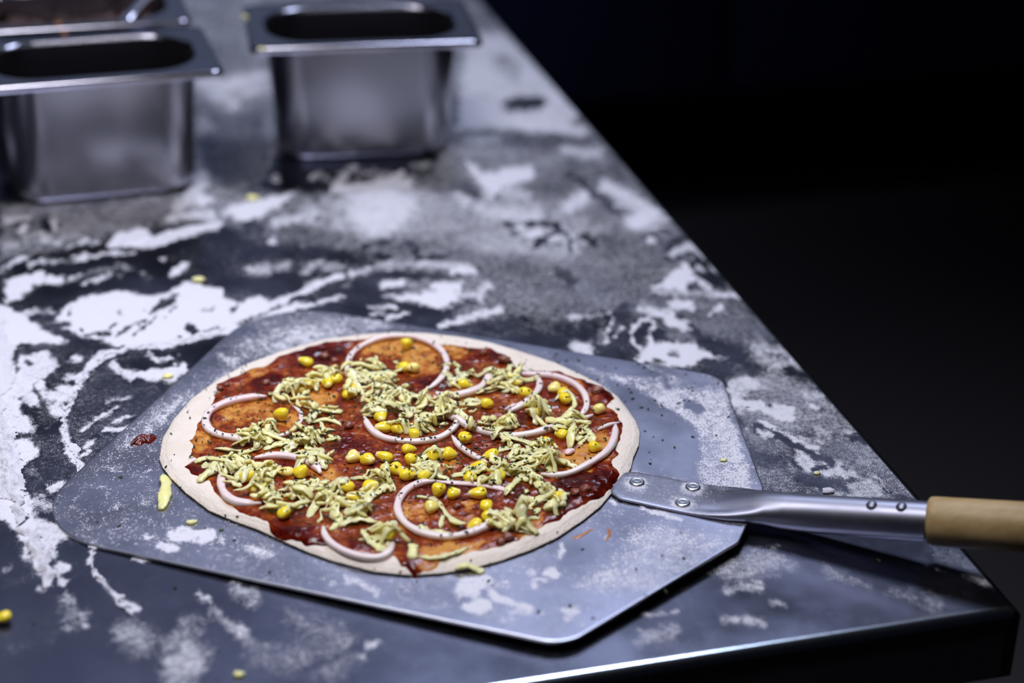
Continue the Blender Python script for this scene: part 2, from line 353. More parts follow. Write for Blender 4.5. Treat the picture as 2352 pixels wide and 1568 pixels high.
FLOUR_BLADE = [
 (0.33,4.0,0.0,0.47,[(-368,346),(-346,386),(-313,410),(-265,422),(-226,385),(-260,375),(-334,356),(-387,312),(-414,281),(-430,254),(-443,247),(-432,280),(-400,318)]),
 (0.6,1.7,1.4,0.46,[(-358,372),(-350,362)]),
 (0.55,1.6,1.3,0.48,[(-390,318),(-400,299)]),
 (0.45,3.4,0.0,0.45,[(-321,397),(-269,403),(-244,383),(-303,373),(-332,368)]),
 (0.45,1.6,1.6,0.49,[(-411,288),(-423,278)]),
 (0.56,2.1,0.0,0.49,[(-120,267),(-67,245),(-85,179),(-96,125),(-123,143),(-121,158),(-106,184),(-106,217),(-117,254)]),
 (0.4,2.7,0.0,0.47,[(-145,304),(-110,288),(-82,257),(-112,251),(-133,271)]),
 (0.1,1.6,0.0,0.49,[(-133,280),(-124,265),(-109,229),(-103,199),(-112,171),(-122,154),(-153,161),(-139,216)]),
 (0.08,1.1,3.2,0.48,[(-97,233),(-92,227)]),
 (0.05,1.4,0.0,0.46,[(-217,364),(-186,351),(-143,329),(-112,300),(-99,272),(-106,268),(-128,285),(-170,333)]),
 (0.1,1.4,1.6,0.47,[(-99,268),(-101,259)]),
 (0.7,1.1,0.8,0.47,[(-125,275),(-114,260)]),
 (0.75,0.9,2.4,0.54,[(-412,167),(-403,162),(-393,165)]),
 (0.8,0.9,1.9,0.54,[(-406,173),(-394,159)]),
 (0.75,0.9,1.6,0.54,[(-420,161),(-413,155)]),
 (0.7,1.0,1.2,0.53,[(-426,172),(-424,170)]),
 (0.6,0.9,1.2,0.54,[(-389,159),(-387,156)]),
 (0.55,0.8,0.5,0.5,[(-438,248),(-430,249)]),
 (0.55,0.8,0.5,0.51,[(-437,245),(-434,243)]),
 (0.5,0.7,0.7,0.52,[(-429,220),(-426,218)]),
 (0.5,0.7,0.7,0.52,[(-439,205),(-438,204)]),
 (0.5,0.7,0.5,0.51,[(-432,229),(-428,229)]),
 (0.5,0.8,0.8,0.51,[(-419,238),(-416,240)]),
 (0.5,0.7,0.7,0.52,[(-426,204),(-422,204)]),
 (0.5,0.7,0.5,0.51,[(-445,228),(-441,228)]),
 (0.55,0.8,0.5,0.5,[(-431,270),(-423,271)]),
 (0.5,1.4,1.9,0.55,[(-373,144),(-366,135)]),
 (0.6,1.4,2.3,0.56,[(-330,103),(-324,98)]),
 (0.65,1.4,2.3,0.56,[(-323,94),(-319,87)]),
 (0.5,1.4,1.4,0.56,[(-340,103),(-339,99)]),
 (0.72,1.4,3.2,0.56,[(-276,81),(-263,80)]),
 (0.7,1.4,2.3,0.56,[(-279,76),(-271,71)]),
 (0.85,1.1,3.1,0.57,[(-276,60),(-269,61)]),
 (0.8,1.1,1.6,0.57,[(-263,70),(-254,57),(-248,51)]),
 (0.75,1.1,1.1,0.57,[(-259,51),(-250,51)]),
 (0.65,1.1,1.4,0.56,[(-240,69),(-239,68)]),
 (0.8,1.1,2.1,0.55,[(-230,82),(-226,80)]),
 (0.65,1.1,1.1,0.55,[(-238,84),(-236,83)]),
 (0.7,1.1,1.4,0.56,[(-237,74),(-233,75)]),
 (0.7,1.1,2.0,0.57,[(-231,43),(-226,44)]),
 (0.6,0.9,1.1,0.57,[(-243,45),(-243,44)]),
 (0.6,0.9,1.1,0.57,[(-265,47),(-264,47)]),
 (0.6,0.9,1.1,0.58,[(-260,44),(-259,43)]),
 (0.5,1.8,1.8,0.56,[(-263,77),(-254,77)]),
 (0.5,1.8,1.3,0.57,[(-293,65),(-287,65)]),
 (0.65,0.9,1.4,0.54,[(-215,104),(-220,95)]),
 (0.42,2.3,0.0,0.55,[(-177,105),(-161,112),(-129,84),(-180,54),(-205,53),(-219,63),(-196,81)]),
 (0.04,1.4,0.0,0.54,[(-214,100),(-202,109),(-193,110),(-193,101),(-204,82),(-221,84)]),
 (0.85,0.7,1.0,0.53,[(-163,128),(-158,122),(-144,111)]),
 (0.9,0.7,1.0,0.51,[(-156,165),(-144,156),(-131,146),(-117,136)]),
 (0.75,0.7,1.0,0.52,[(-175,139),(-173,135)]),
]
SAUCE_DEPTH = [
 (0.95,2.7,0.0,0.47,[(-345,323),(-337,332),(-327,330),(-327,318),(-334,310),(-344,310)]),
 (0.9,1.9,0.0,0.54,[(-362,158),(-344,150),(-334,139),(-330,124),(-339,126),(-355,141)]),
 (0.95,2.5,0.0,0.52,[(-193,168),(-164,162),(-167,151),(-183,136),(-204,132),(-215,145)]),
 (0.9,2.7,5.4,0.47,[(-242,295),(-233,299)]),
 (0.85,2.8,6.1,0.46,[(-308,346),(-288,347)]),
 (0.85,2.5,4.1,0.5,[(-313,234),(-295,226)]),
 (0.8,2.5,4.4,0.52,[(-271,177),(-231,159)]),
 (0.85,2.4,3.9,0.52,[(-228,153),(-216,159)]),
 (0.9,2.2,4.4,0.46,[(-192,319),(-185,308)]),
 (0.9,1.8,3.2,0.55,[(-301,99),(-298,95)]),
 (0.8,2.4,5.7,0.53,[(-225,120),(-211,125)]),
 (0.85,1.9,3.4,0.53,[(-355,165),(-342,163)]),
 (0.8,2.0,3.0,0.51,[(-396,228),(-387,226)]),
 (0.8,2.1,3.2,0.48,[(-173,259),(-165,240)]),
 (0.85,2.1,3.2,0.47,[(-144,248),(-147,263)]),
 (0.8,1.9,3.3,0.54,[(-321,124),(-302,125)]),
 (0.8,2.6,4.2,0.49,[(-202,233),(-192,233)]),
 (0.75,2.1,2.6,0.49,[(-147,212),(-152,192)]),
 (0.1,3.2,6.9,0.48,[(-359,290),(-344,291)]),
 (0.05,3.2,6.4,0.48,[(-320,296),(-308,290)]),
 (0.1,2.6,5.7,0.49,[(-387,257),(-382,261)]),
 (0.1,3.3,9.4,0.46,[(-239,331),(-236,317)]),
 (0.05,3.3,6.1,0.46,[(-263,350),(-244,345)]),
 (0.08,2.6,6.1,0.5,[(-170,187),(-161,195)]),
 (0.05,2.5,7.1,0.5,[(-187,179),(-175,183)]),
 (0.08,2.4,6.2,0.53,[(-290,147),(-285,148)]),
 (0.05,2.3,5.1,0.55,[(-283,108),(-263,104)]),
 (0.1,1.8,3.2,0.55,[(-291,94),(-285,97)]),
 (0.15,3.1,6.3,0.49,[(-332,269),(-341,277)]),
 (0.2,2.7,5.9,0.48,[(-227,271),(-216,270)]),
 (0.1,2.2,3.9,0.46,[(-221,338),(-214,330)]),
 (0.1,2.4,3.8,0.54,[(-222,123),(-233,111)]),
 (0.15,3.0,5.0,0.51,[(-321,196),(-327,205)]),
 (0.15,2.2,3.3,0.47,[(-345,335),(-337,336)]),
 (0.1,2.7,4.3,0.47,[(-161,273),(-156,260)]),
 (0.15,1.9,2.9,0.52,[(-380,190),(-377,180)]),
 (0.15,1.9,3.4,0.53,[(-252,153),(-260,134)]),
 (0.2,2.0,4.0,0.51,[(-260,189),(-252,194)]),
]
FLOUR_RIDGES = [
 (8.0,8.9,0.49,[(-502,381),(-499,325),(-494,277),(-492,242)]),
 (6.0,4.1,0.53,[(-492,242),(-487,208),(-482,176),(-479,145)]),
 (4.0,11.2,0.45,[(-505,443),(-499,393),(-498,357)]),
 (3.0,5.7,0.45,[(-491,453),(-487,414),(-488,367)]),
 (2.5,2.5,0.46,[(-348,408),(-377,398),(-410,397),(-427,391),(-438,373),(-446,354),(-452,336),(-457,320)]),
 (2.0,2.1,0.49,[(-457,320),(-458,307),(-457,288),(-454,269),(-452,246)]),
 (2.2,2.2,0.52,[(-457,229),(-458,210),(-454,189),(-453,177)]),
 (2.2,1.6,0.55,[(-453,177),(-456,157),(-454,140),(-446,121),(-437,107)]),
 (3.0,4.4,0.4,[(-405,560),(-392,572),(-382,574)]),
 (2.5,3.2,0.4,[(-378,558),(-355,570),(-332,576)]),
 (1.5,2.9,0.44,[(-311,424),(-336,413)]),
 (2.0,1.5,0.42,[(-3,401),(-2,400)]),
 (2.0,1.5,0.43,[(-3,380),(-1,379)]),
]
DOUGH_RIM = [
 (-409.5,249.4),
 (-405.2,271.6),
 (-396.0,293.4),
 (-382.2,316.6),
 (-363.5,337.1),
 (-345.3,351.4),
 (-321.4,363.4),
 (-291.8,373.1),
 (-266.2,373.8),
 (-246.7,371.7),
 (-225.4,364.6),
 (-205.3,353.2),
 (-188.7,340.3),
 (-173.6,322.9),
 (-157.0,302.2),
 (-148.0,285.7),
 (-139.5,268.5),
 (-134.3,250.8),
 (-133.7,232.4),
 (-133.8,218.6),
 (-135.9,205.6),
 (-141.7,191.2),
 (-149.7,177.9),
 (-154.4,168.0),
 (-159.6,160.4),
 (-173.8,144.7),
 (-183.9,133.2),
 (-197.4,122.1),
 (-216.1,109.1),
 (-232.8,101.4),
 (-251.0,95.6),
 (-268.1,92.6),
 (-284.4,92.5),
 (-299.9,95.1),
 (-316.4,103.0),
 (-335.9,119.5),
 (-347.4,132.1),
 (-358.6,147.1),
 (-368.1,160.0),
 (-378.1,170.6),
 (-390.1,185.4),
 (-400.1,208.1),
 (-405.8,225.7),
 (-409.0,239.1),
]
SAUCE_RIM = [
 (-391.7,262.4),
 (-383.6,281.6),
 (-373.8,301.1),
 (-364.7,318.6),
 (-367.6,326.4),
 (-356.1,332.7),
 (-343.5,341.2),
 (-335.9,341.6),
 (-323.3,351.6),
 (-308.3,358.7),
 (-292.0,364.4),
 (-276.9,362.8),
 (-262.6,364.0),
 (-249.0,361.6),
 (-224.0,347.0),
 (-212.4,342.5),
 (-204.8,333.5),
 (-192.4,326.9),
 (-184.5,319.8),
 (-182.5,297.1),
 (-171.5,291.6),
 (-158.9,287.0),
 (-148.3,272.1),
 (-139.4,256.8),
 (-136.2,247.2),
 (-143.5,236.1),
 (-141.9,219.0),
 (-142.8,210.0),
 (-149.0,198.3),
 (-157.8,179.8),
 (-162.7,170.0),
 (-163.0,158.5),
 (-167.7,150.5),
 (-177.3,141.5),
 (-186.0,133.4),
 (-204.1,124.4),
 (-219.5,114.1),
 (-236.0,107.1),
 (-249.3,102.0),
 (-270.9,100.1),
 (-282.9,96.6),
 (-286.9,91.8),
 (-297.3,91.4),
 (-303.7,96.5),
 (-304.8,108.7),
 (-316.7,112.0),
 (-329.3,118.0),
 (-347.1,133.3),
 (-362.1,150.7),
 (-365.0,164.2),
 (-376.1,175.6),
 (-384.9,187.3),
 (-387.7,201.4),
 (-388.6,212.3),
 (-400.2,230.3),
 (-390.9,237.9),
 (-392.5,252.2),
]
KERNELS = [
 (-244.0,341.4,1,0,'bright corn kernel standing upright on the onion ring at the far rim'),
 (-309.4,334.6,2,0,'half hidden corn kernel in dark sauce near the far left rim'),
 (-301.9,302.9,0,0,'left one of the two touching corn kernels on the far left cheese heap'),
 (-296.6,307.9,2,0,'right one of the two touching corn kernels on the far left cheese heap'),
 (-311.3,303.7,2,0,'large corn kernel under cheese on top of the far left heap'),
 (-319.5,300.9,2,1,'pale slim corn kernel at the foot of the far left cheese heap'),
 (-290.1,292.9,0,0,'upper of two stacked corn kernels left of the middle cheese heap'),
 (-291.7,286.6,2,0,'lower of two stacked corn kernels left of the middle cheese heap'),
 (-335.7,269.9,1,0,'plump round corn kernel alone inside the leftmost onion ring'),
 (-280.1,253.3,0,0,'corn kernel standing behind a longer one above the central onion arc'),
 (-281.3,240.6,2,0,'long smooth corn kernel lying against the central onion arc'),
 (-273.3,237.5,0,0,'corn kernel half under cheese shreds inside the central onion arc'),
 (-305.5,211.9,0,1,"pale corn kernel at the left end of the short kernel row in the pizza's middle"),
 (-297.6,206.7,0,0,'corn kernel capped with cheese, second in the short kernel row'),
 (-288.1,206.9,2,0,'glossy corn kernel at the right end of the short kernel row'),
 (-288.7,194.0,2,1,'long pale corn kernel slanting below the short kernel row'),
 (-284.6,192.3,0,0,'small corn kernel peeking from behind the long pale slanting one'),
 (-336.3,201.6,1,0,'plump corn kernel under the end of the curved onion strip at lower left'),
 (-344.3,206.0,2,1,'pale corn kernel just left of the plump one at the lower left onion strip'),
 (-365.8,206.8,2,0,'deep yellow corn kernel wrapped in cheese at the left side'),
 (-315.7,181.1,2,0,'block shaped bright corn kernel on the cheese at lower left centre'),
 (-359.4,188.3,1,0,'round corn kernel at the lower edge of the left cheese heap'),
 (-363.9,191.9,0,0,'corn kernel partly covered by cheese beside the lower left onion arc'),
 (-313.0,168.6,2,0,'flat slim corn kernel below the block shaped bright one'),
 (-279.4,184.9,2,0,"flat corn kernel lying on red sauce in the pizza's centre"),
 (-353.0,160.7,1,0,'corn kernel hanging below the lower left cheese heap near the rim'),
 (-302.4,177.4,0,0,'greenish corn kernel dusted with herbs left of the near onion ring'),
 (-303.1,122.3,1,0,'corn kernel tucked behind the near cheese knot by the rim'),
 (-247.7,309.0,0,1,'pale corn kernel beside a yellow one inside the far onion ring'),
 (-253.2,312.3,0,0,'yellow corn kernel inside the far onion ring, beside a pale one'),
 (-221.7,280.9,2,0,'bright corn kernel with a pointed tip inside the thick far right onion arc'),
 (-191.4,274.3,0,0,'corn kernel under a cheese strip at the far right cheese heap'),
 (-190.7,258.7,1,0,'herb dusted corn kernel right below the far right cheese heap'),
 (-171.8,261.0,0,1,'pale corn kernel near the far right rim, above the thin curl'),
 (-167.9,253.0,0,0,'corn kernel behind the thin curled strip at right'),
 (-169.9,245.0,1,0,'corn kernel framed by the thin curled strip at right'),
 (-216.1,253.5,0,0,'wrinkled bright corn kernel between the two right onion arcs'),
 (-192.0,232.4,1,0,'big corn kernel under a cheese ribbon at the right'),
 (-153.8,229.3,0,1,'pale yellow corn kernel nearest the right rim, beside the meat lump'),
 (-207.4,232.2,2,1,"pale corn kernel half under cheese, right of the pizza's centre"),
 (-266.3,226.6,1,0,'corn kernel at the bottom inside the central onion arc'),
 (-169.8,187.4,0,0,'two tone corn kernel on orange oil just inside the right onion arc'),
 (-184.2,206.4,0,0,'corn kernel in the cheese heap at the right'),
 (-196.3,197.3,0,0,'cream and yellow corn kernel below the right cheese heap'),
 (-239.1,215.2,1,0,'deep yellow corn kernel between two crossing onion arcs'),
 (-272.3,213.0,2,0,'corn kernel in cheese just under the central onion arc'),
 (-274.3,200.1,1,0,'chunky corn kernel below the central onion arc, left of the orange yellow one'),
 (-260.2,202.3,0,0,'orange yellow corn kernel below the central onion arc'),
 (-251.7,201.0,0,0,'square corn kernel with a cheese crumb, right of the orange yellow one'),
 (-229.6,194.4,2,0,'long corn kernel with red edge above the right lower cheese heap'),
 (-240.0,183.0,2,0,'oval corn kernel at the tip of the slanting onion strip'),
 (-247.0,173.3,0,0,"corn kernel left of a cheese lump, right of the pizza's centre"),
 (-232.3,169.5,1,0,'corn kernel right of a cheese lump, above the sauce pool'),
 (-270.5,181.7,2,0,"corn kernel under a cheese strip in the pizza's centre"),
 (-267.7,162.8,1,0,'first of three corn kernels in a row behind the near onion ring'),
 (-260.1,158.1,0,0,'middle of three corn kernels in a row behind the near onion ring'),
 (-247.5,155.5,2,0,'last of three corn kernels in a row behind the near onion ring, facing the cheese'),
 (-274.8,148.0,0,1,'greenish corn kernel inside the near onion ring'),
 (-247.1,139.1,1,0,'upper greenish yellow corn kernel of the pair right of the near onion ring'),
 (-247.9,130.8,0,0,'lower greenish yellow corn kernel of the pair right of the near onion ring'),
 (-257.2,125.7,2,0,'slim corn kernel at the right end inside the near onion ring'),
 (-206.0,139.6,2,0,'corn kernel under cheese beside the dark sauce pool at right'),
]
ONIONS = [
 ([(-287.0,305.6),(-286.7,318.7),(-281.8,336.2),(-271.9,349.0),(-260.2,355.4),(-248.6,356.7),(-237.0,352.2),(-227.7,341.4),(-223.5,326.4),(-225.5,308.5),(-231.9,295.3),(-238.9,286.6),(-244.8,282.4)],1.9,3.6,0.25,'large onion ring arching over the far rim of the pizza'),
 ([(-339.8,298.1),(-349.2,299.6),(-361.1,298.3),(-371.8,292.3),(-378.9,281.5),(-379.5,268.1),(-373.4,257.9),(-364.3,251.7),(-357.7,246.2)],2.3,4.2,0.35,'wide pale onion ring at the left, facing the sauce drop'),
 ([(-326.6,283.8),(-323.4,275.6),(-324.6,264.9),(-329.6,255.5),(-336.9,250.0),(-343.3,249.6)],1.3,2.6,0.5,'thin pink inner onion ring beside the leftmost kernel'),
 ([(-289.0,257.9),(-289.1,245.4),(-285.9,233.9),(-279.3,226.8),(-269.1,221.3),(-257.8,220.3),(-247.8,224.4),(-240.2,232.0),(-235.1,243.6)],1.9,4.0,0.3,"onion arc curving under the cheese in the pizza's middle"),
 ([(-243.2,271.6),(-243.3,260.3),(-241.0,246.3),(-236.5,235.3),(-227.5,223.7),(-217.7,215.6),(-205.8,211.8),(-193.6,213.3),(-181.6,218.0),(-169.0,220.0),(-158.9,224.9)],2.0,4.2,0.25,'long onion strip sweeping from the middle to the right'),
 ([(-202.5,297.4),(-205.1,286.7),(-212.4,275.8),(-221.5,270.2),(-231.8,269.0),(-242.5,272.0)],2.3,4.4,0.3,'thick onion arc in the far right quarter'),
 ([(-176.2,278.8),(-178.9,266.0),(-186.6,254.9),(-196.9,246.4),(-206.6,241.3)],2.0,4.0,0.3,'short upright onion arc right of the far right cheese heap'),
 ([(-186.7,287.6),(-178.2,283.5),(-169.2,279.2),(-160.2,269.7),(-155.7,255.0),(-157.3,240.1),(-162.1,230.2),(-167.4,225.0)],1.9,3.8,0.4,'onion arc along the far right rim beside the meat lump'),
 ([(-150.1,209.4),(-156.0,193.4),(-164.8,179.7),(-176.2,171.6),(-189.0,165.1),(-199.7,163.1),(-208.0,167.4)],1.9,4.0,0.35,'long onion arc along the right rim above the dark sauce pool'),
 ([(-146.0,213.7),(-152.7,211.2),(-161.7,208.2)],1.0,2.2,0.3,'small thin onion sliver poking out near the right rim'),
 ([(-245.0,222.1),(-244.5,212.0),(-241.5,201.8),(-237.1,193.5),(-233.2,187.3)],1.7,3.6,0.3,"slanting onion strip right of the pizza's centre"),
 ([(-377.0,218.4),(-380.9,204.7),(-381.1,193.7),(-377.7,184.7),(-370.7,179.0),(-362.7,177.3)],2.3,4.2,0.45,'onion arc hugging the lower left rim'),
 ([(-358.2,227.8),(-349.4,228.4),(-340.2,224.4),(-331.6,216.9),(-326.4,207.9),(-325.8,200.8)],2.2,4.2,0.3,'curved onion strip above the plump kernel at lower left'),
 ([(-266.3,175.6),(-275.5,176.2),(-284.8,170.0),(-292.2,157.9),(-294.2,143.6),(-290.3,130.8),(-283.0,122.0),(-273.5,117.6),(-262.8,117.8),(-252.3,121.6),(-244.5,126.2)],2.1,4.4,0.35,'big open onion ring near the viewer side of the pizza'),
 ([(-334.9,145.7),(-336.0,136.2),(-333.5,126.7),(-328.0,118.3),(-319.3,110.7),(-310.3,107.8),(-304.6,114.4),(-303.1,124.5),(-303.9,133.6)],1.8,3.6,0.35,'onion ring at the near left rim in the dark sauce'),
 ([(-266.0,174.5),(-254.3,171.8),(-241.8,164.9),(-233.3,159.7),(-227.9,152.4)],1.8,2.2,0.8,'purple stained onion strip sunk in sauce behind the near ring'),
 ([(-187.6,186.0),(-181.5,190.5)],2.0,2.6,0.7,'tiny pink onion chip on the sauce near the right rim'),
 ([(-206.8,245.3),(-200.0,245.6)],1.3,2.6,0.3,'short onion scrap under the short upright arc'),
]
CHEESE_HEAPS = [
 (-325.5,301.6,11.3,15.8,10,'pale cheese shred in the far left heap, nearest the far left rim'),
 (-305.2,313.6,9.8,13.9,8,'cheese shred around the two touching kernels on the far left heap'),
 (-268.6,313.1,16.4,14.1,10,'cheese shred inside the far onion ring'),
 (-275.7,288.0,17.7,15.8,16,'herb dusted cheese shred in the big middle heap'),
 (-269.4,265.2,20.0,13.1,14,'cheese shred draped between the middle heap and the central onion arc'),
 (-350.6,254.2,11.4,13.6,12,'bright cheese shred piled on the end of the leftmost onion ring'),
 (-327.3,240.4,15.9,9.3,10,'cheese shred in the long line right of the leftmost onion ring'),
 (-315.2,266.7,8.9,12.9,6,'cheese scrap beside the thin pink inner onion ring'),
 (-374.1,227.5,11.6,13.0,8,'curled cheese shred at the left rim of the sauce'),
 (-363.1,207.0,12.9,14.6,13,'cheese shred tangled at the left above the lower left onion arc'),
 (-350.2,180.7,14.2,12.2,12,'cheese shred in the lower left heap near the rim'),
 (-327.7,179.3,12.2,13.2,10,'cheese shred around the block shaped bright kernel'),
 (-321.5,156.0,12.5,11.8,10,'cheese shred at the lower end of the lower left heap'),
 (-299.9,176.4,8.8,16.1,9,'cheese shred left of the big near onion ring'),
 (-260.3,242.3,13.5,13.8,11,'cheese shred filling the central onion arc'),
 (-233.4,255.3,14.8,12.0,10,'cheese shred between the thick far right arc and the long strip'),
 (-225.6,296.5,10.9,15.1,5,'small cheese scrap inside the thick far right onion arc'),
 (-195.4,281.1,12.5,17.3,11,'cheese shred in the far right heap'),
 (-220.3,229.1,14.0,9.5,8,'cheese shred lying along the long onion strip'),
 (-187.8,237.2,8.4,15.2,7,'cheese ribbon over the big kernel at the right'),
 (-176.8,210.7,11.4,13.7,11,'pointed cheese shred in the right heap near the rim'),
 (-209.6,198.6,15.3,8.2,7,'cheese shred between the long onion strip and the right lower heap'),
 (-212.0,179.8,16.6,11.9,12,'cheese shred in the right lower heap above the right onion arc'),
 (-266.1,191.7,11.0,12.8,8,'cheese shred around the kernels below the central arc'),
 (-239.0,173.3,8.9,9.7,7,'cheese lump between two kernels right of the centre'),
 (-215.7,150.3,7.8,13.2,7,'cheese shred at the edge of the dark sauce pool'),
 (-233.3,125.2,12.0,13.5,11,'cheese shred in the near right heap by the rim'),
 (-207.1,135.1,5.8,10.2,4,"cheese shred beside the dark sauce pool's near edge"),
 (-307.0,126.6,8.0,11.4,7,'cheese knot inside the near left onion ring'),
 (-322.6,218.4,10.1,10.0,5,'loose cheese shred above the curved onion strip'),
]
STRANDS = [
 ([(-408.7,230.9),(-408.8,219.6),(-411.3,207.1),(-414.6,194.7)],2.7,2.2,'cheese shred hanging over the left edge of the dough'),
 ([(-392.5,210.7),(-385.7,217.7),(-377.9,226.5)],1.9,1.6,'slim cheese shred slanting at the left rim'),
 ([(-391.4,231.2),(-385.3,234.6),(-378.5,230.7)],2.2,1.8,'folded cheese shred lying furthest left on the sauce'),
 ([(-368.0,220.8),(-365.5,232.7),(-358.3,237.4),(-351.0,240.6)],1.5,1.6,'looped cheese strand right of the left rim curl'),
 ([(-351.7,236.6),(-341.1,240.0),(-330.2,238.0)],1.8,1.6,"long flat cheese strand crossing toward the pizza's middle"),
 ([(-338.4,228.8),(-329.4,228.5),(-322.2,220.3),(-322.1,208.1)],2.0,1.6,'cheese strand drooping over the curved onion strip'),
 ([(-292.4,319.6),(-284.3,326.5),(-274.6,320.8),(-264.0,319.1)],1.5,1.4,'long cheese strand at the left foot of the far onion ring'),
 ([(-280.3,164.3),(-273.2,161.4),(-269.7,153.8),(-269.4,145.3),(-266.6,130.7),(-260.8,125.5)],1.4,1.3,'thin pale strand looping inside the near onion ring'),
 ([(-274.6,130.2),(-270.5,141.0)],1.2,1.2,'short pale strand rising inside the near onion ring'),
 ([(-292.7,106.1),(-285.0,99.7),(-275.3,101.3),(-265.8,107.3)],1.5,1.4,'thin cheese strand curving along the near rim'),
 ([(-276.2,93.0),(-268.1,93.3),(-261.8,89.0)],1.9,1.5,'cheese shred lying flat on the near dough rim'),
 ([(-293.1,114.9),(-296.4,102.8)],2.4,2.6,'thick yellow cheese stick lying across the near rim sauce'),
 ([(-176.0,248.0),(-170.0,251.5),(-164.7,249.4),(-164.1,241.9),(-168.7,234.7),(-174.5,231.9)],1.2,1.4,'thin pale curled strip around two kernels at right'),
 ([(-211.2,270.3),(-202.0,272.4),(-189.1,274.6),(-176.2,278.2)],1.3,1.3,'straight thin cheese strand reaching to the short upright onion arc'),
 ([(-233.0,151.8),(-223.5,163.6),(-214.6,172.5)],1.8,1.6,'slanting cheese shred left of the right onion arc'),
 ([(-213.2,167.2),(-212.1,155.6),(-210.5,146.0)],2.2,1.8,'broad cheese shred pointing into the dark sauce pool'),
 ([(-204.6,180.8),(-192.5,178.5),(-185.6,169.5)],1.9,1.6,'drooping cheese shred touching the right onion arc'),
 ([(-229.6,191.2),(-225.0,180.4),(-222.7,177.7)],2.6,1.9,'broad rectangular cheese piece at the left of the right lower heap'),
 ([(-287.1,129.6),(-280.0,124.5),(-271.5,120.8)],2.2,1.8,'cheese shred against the inside of the near onion ring'),
 ([(-168.0,215.3),(-167.2,204.3),(-168.9,194.2)],2.0,1.6,'bent cheese shred nearest the two tone kernel'),
]
MEAT = [
 (-147.2,252.7,7.5,'lumpy brown meat piece at the far right rim'),
 (-190.3,306.2,7,'flat ground meat lump at the far rim, right of the big onion ring'),
 (-365.0,317.1,4,'small ground meat crumb at the far left rim'),
 (-360.4,320.5,3.5,'tiny ground meat crumb right next to the one at the far left rim'),
 (-296.1,341.4,6,'dark ground meat crumb left of the far onion ring'),
 (-291.5,334.0,5,"dark ground meat crumb touching the far onion ring's left foot"),
 (-299.7,250.9,6,'ground meat crumb left of the central onion arc'),
 (-317.9,268.5,4.5,'ground meat crumb beside the thin pink inner onion ring'),
 (-224.7,192.4,5,'ground meat crumb left of the right lower cheese heap'),
 (-188.9,145.8,6,'ground meat crumb in the dark sauce pool, right one of two'),
 (-195.5,142.9,5,'ground meat crumb in the dark sauce pool, left one of two'),
 (-242.9,109.8,6,"ground meat crumb behind the near rim, right of the onion ring's end"),
 (-248.0,106.8,5,"smaller ground meat crumb at the near rim below the onion ring's end"),
 (-261.1,147.7,4.5,'pinkish meat bit inside the near onion ring'),
 (-337.2,316.5,5,'meat crumb in the dark sauce blob at the far left'),
 (-200.0,320.0,5,'meat crumb at the far rim beside the flat lump'),
]
CRUMBS = [
 (-392.3,351.7,5,'cheese',"pale cheese crumb on the flour behind the peel's left edge"),
 (-400.5,177.5,4,'cheese',"pale cheese crumb on the peel in front of the dough's left side"),
 (-100.3,164.1,3,'cheese','cream cheese crumb on the floury right part of the peel'),
 (-48.0,150.0,3,'cheese','cream cheese crumb at the hook shaped groove right of the peel'),
 (-297.1,618.2,7,'cheese','yellow cheese crumb on the table between the two front pans'),
 (-355.0,485.0,6,'cheese','yellow cheese crumb on the table in front of the left pan'),
 (-396.3,41.0,4,'cheese',"yellowish crumb on the steel near the table's front edge"),
 (-502.8,112.2,10,'corn','corn kernel lying alone on the table at the left frame edge'),
 (-50.4,129.4,5,'dough','white dough flake on the table behind the peel socket'),
]
SAUCE_DROP = [(-423.9, 270.0), (-421.9, 276.8), (-418.4, 281.2), (-415.0, 282.4), (-411.1, 279.7), (-407.9, 279.4), (-407.6, 275.0), (-410.1, 272.5), (-412.2, 269.9), (-415.2, 271.8), (-418.0, 268.9), (-421.2, 271.4)]
SMEARS = [[(-207.1, 109.7), (-203.4, 110.5), (-199.0, 112.9), (-194.1, 115.2), (-194.5, 113.9), (-199.8, 110.4), (-204.9, 107.4), (-207.4, 107.2)], [(-186.5, 113.1), (-185.3, 111.4), (-187.1, 106.0), (-190.0, 102.4), (-192.8, 100.0), (-189.7, 104.9), (-187.6, 108.9)]]

# ------------------------------------------------------------------ helpers
rng = np.random.default_rng(7)
random.seed(7)
AX = np.array([0.81483203, -0.57969712])      # peel axis, front edge -> handle
NX = np.array([0.57969712, 0.81483203])
PO = np.array([-0.1397372, 0.1295223])        # point on the axis near the socket
BG = np.array([0.01639045, -0.01166068]); BZ = 0.01132324   # the blade leans: lower at its front edge
def blade_z(x, y): return BZ + BG[0] * x + BG[1] * y

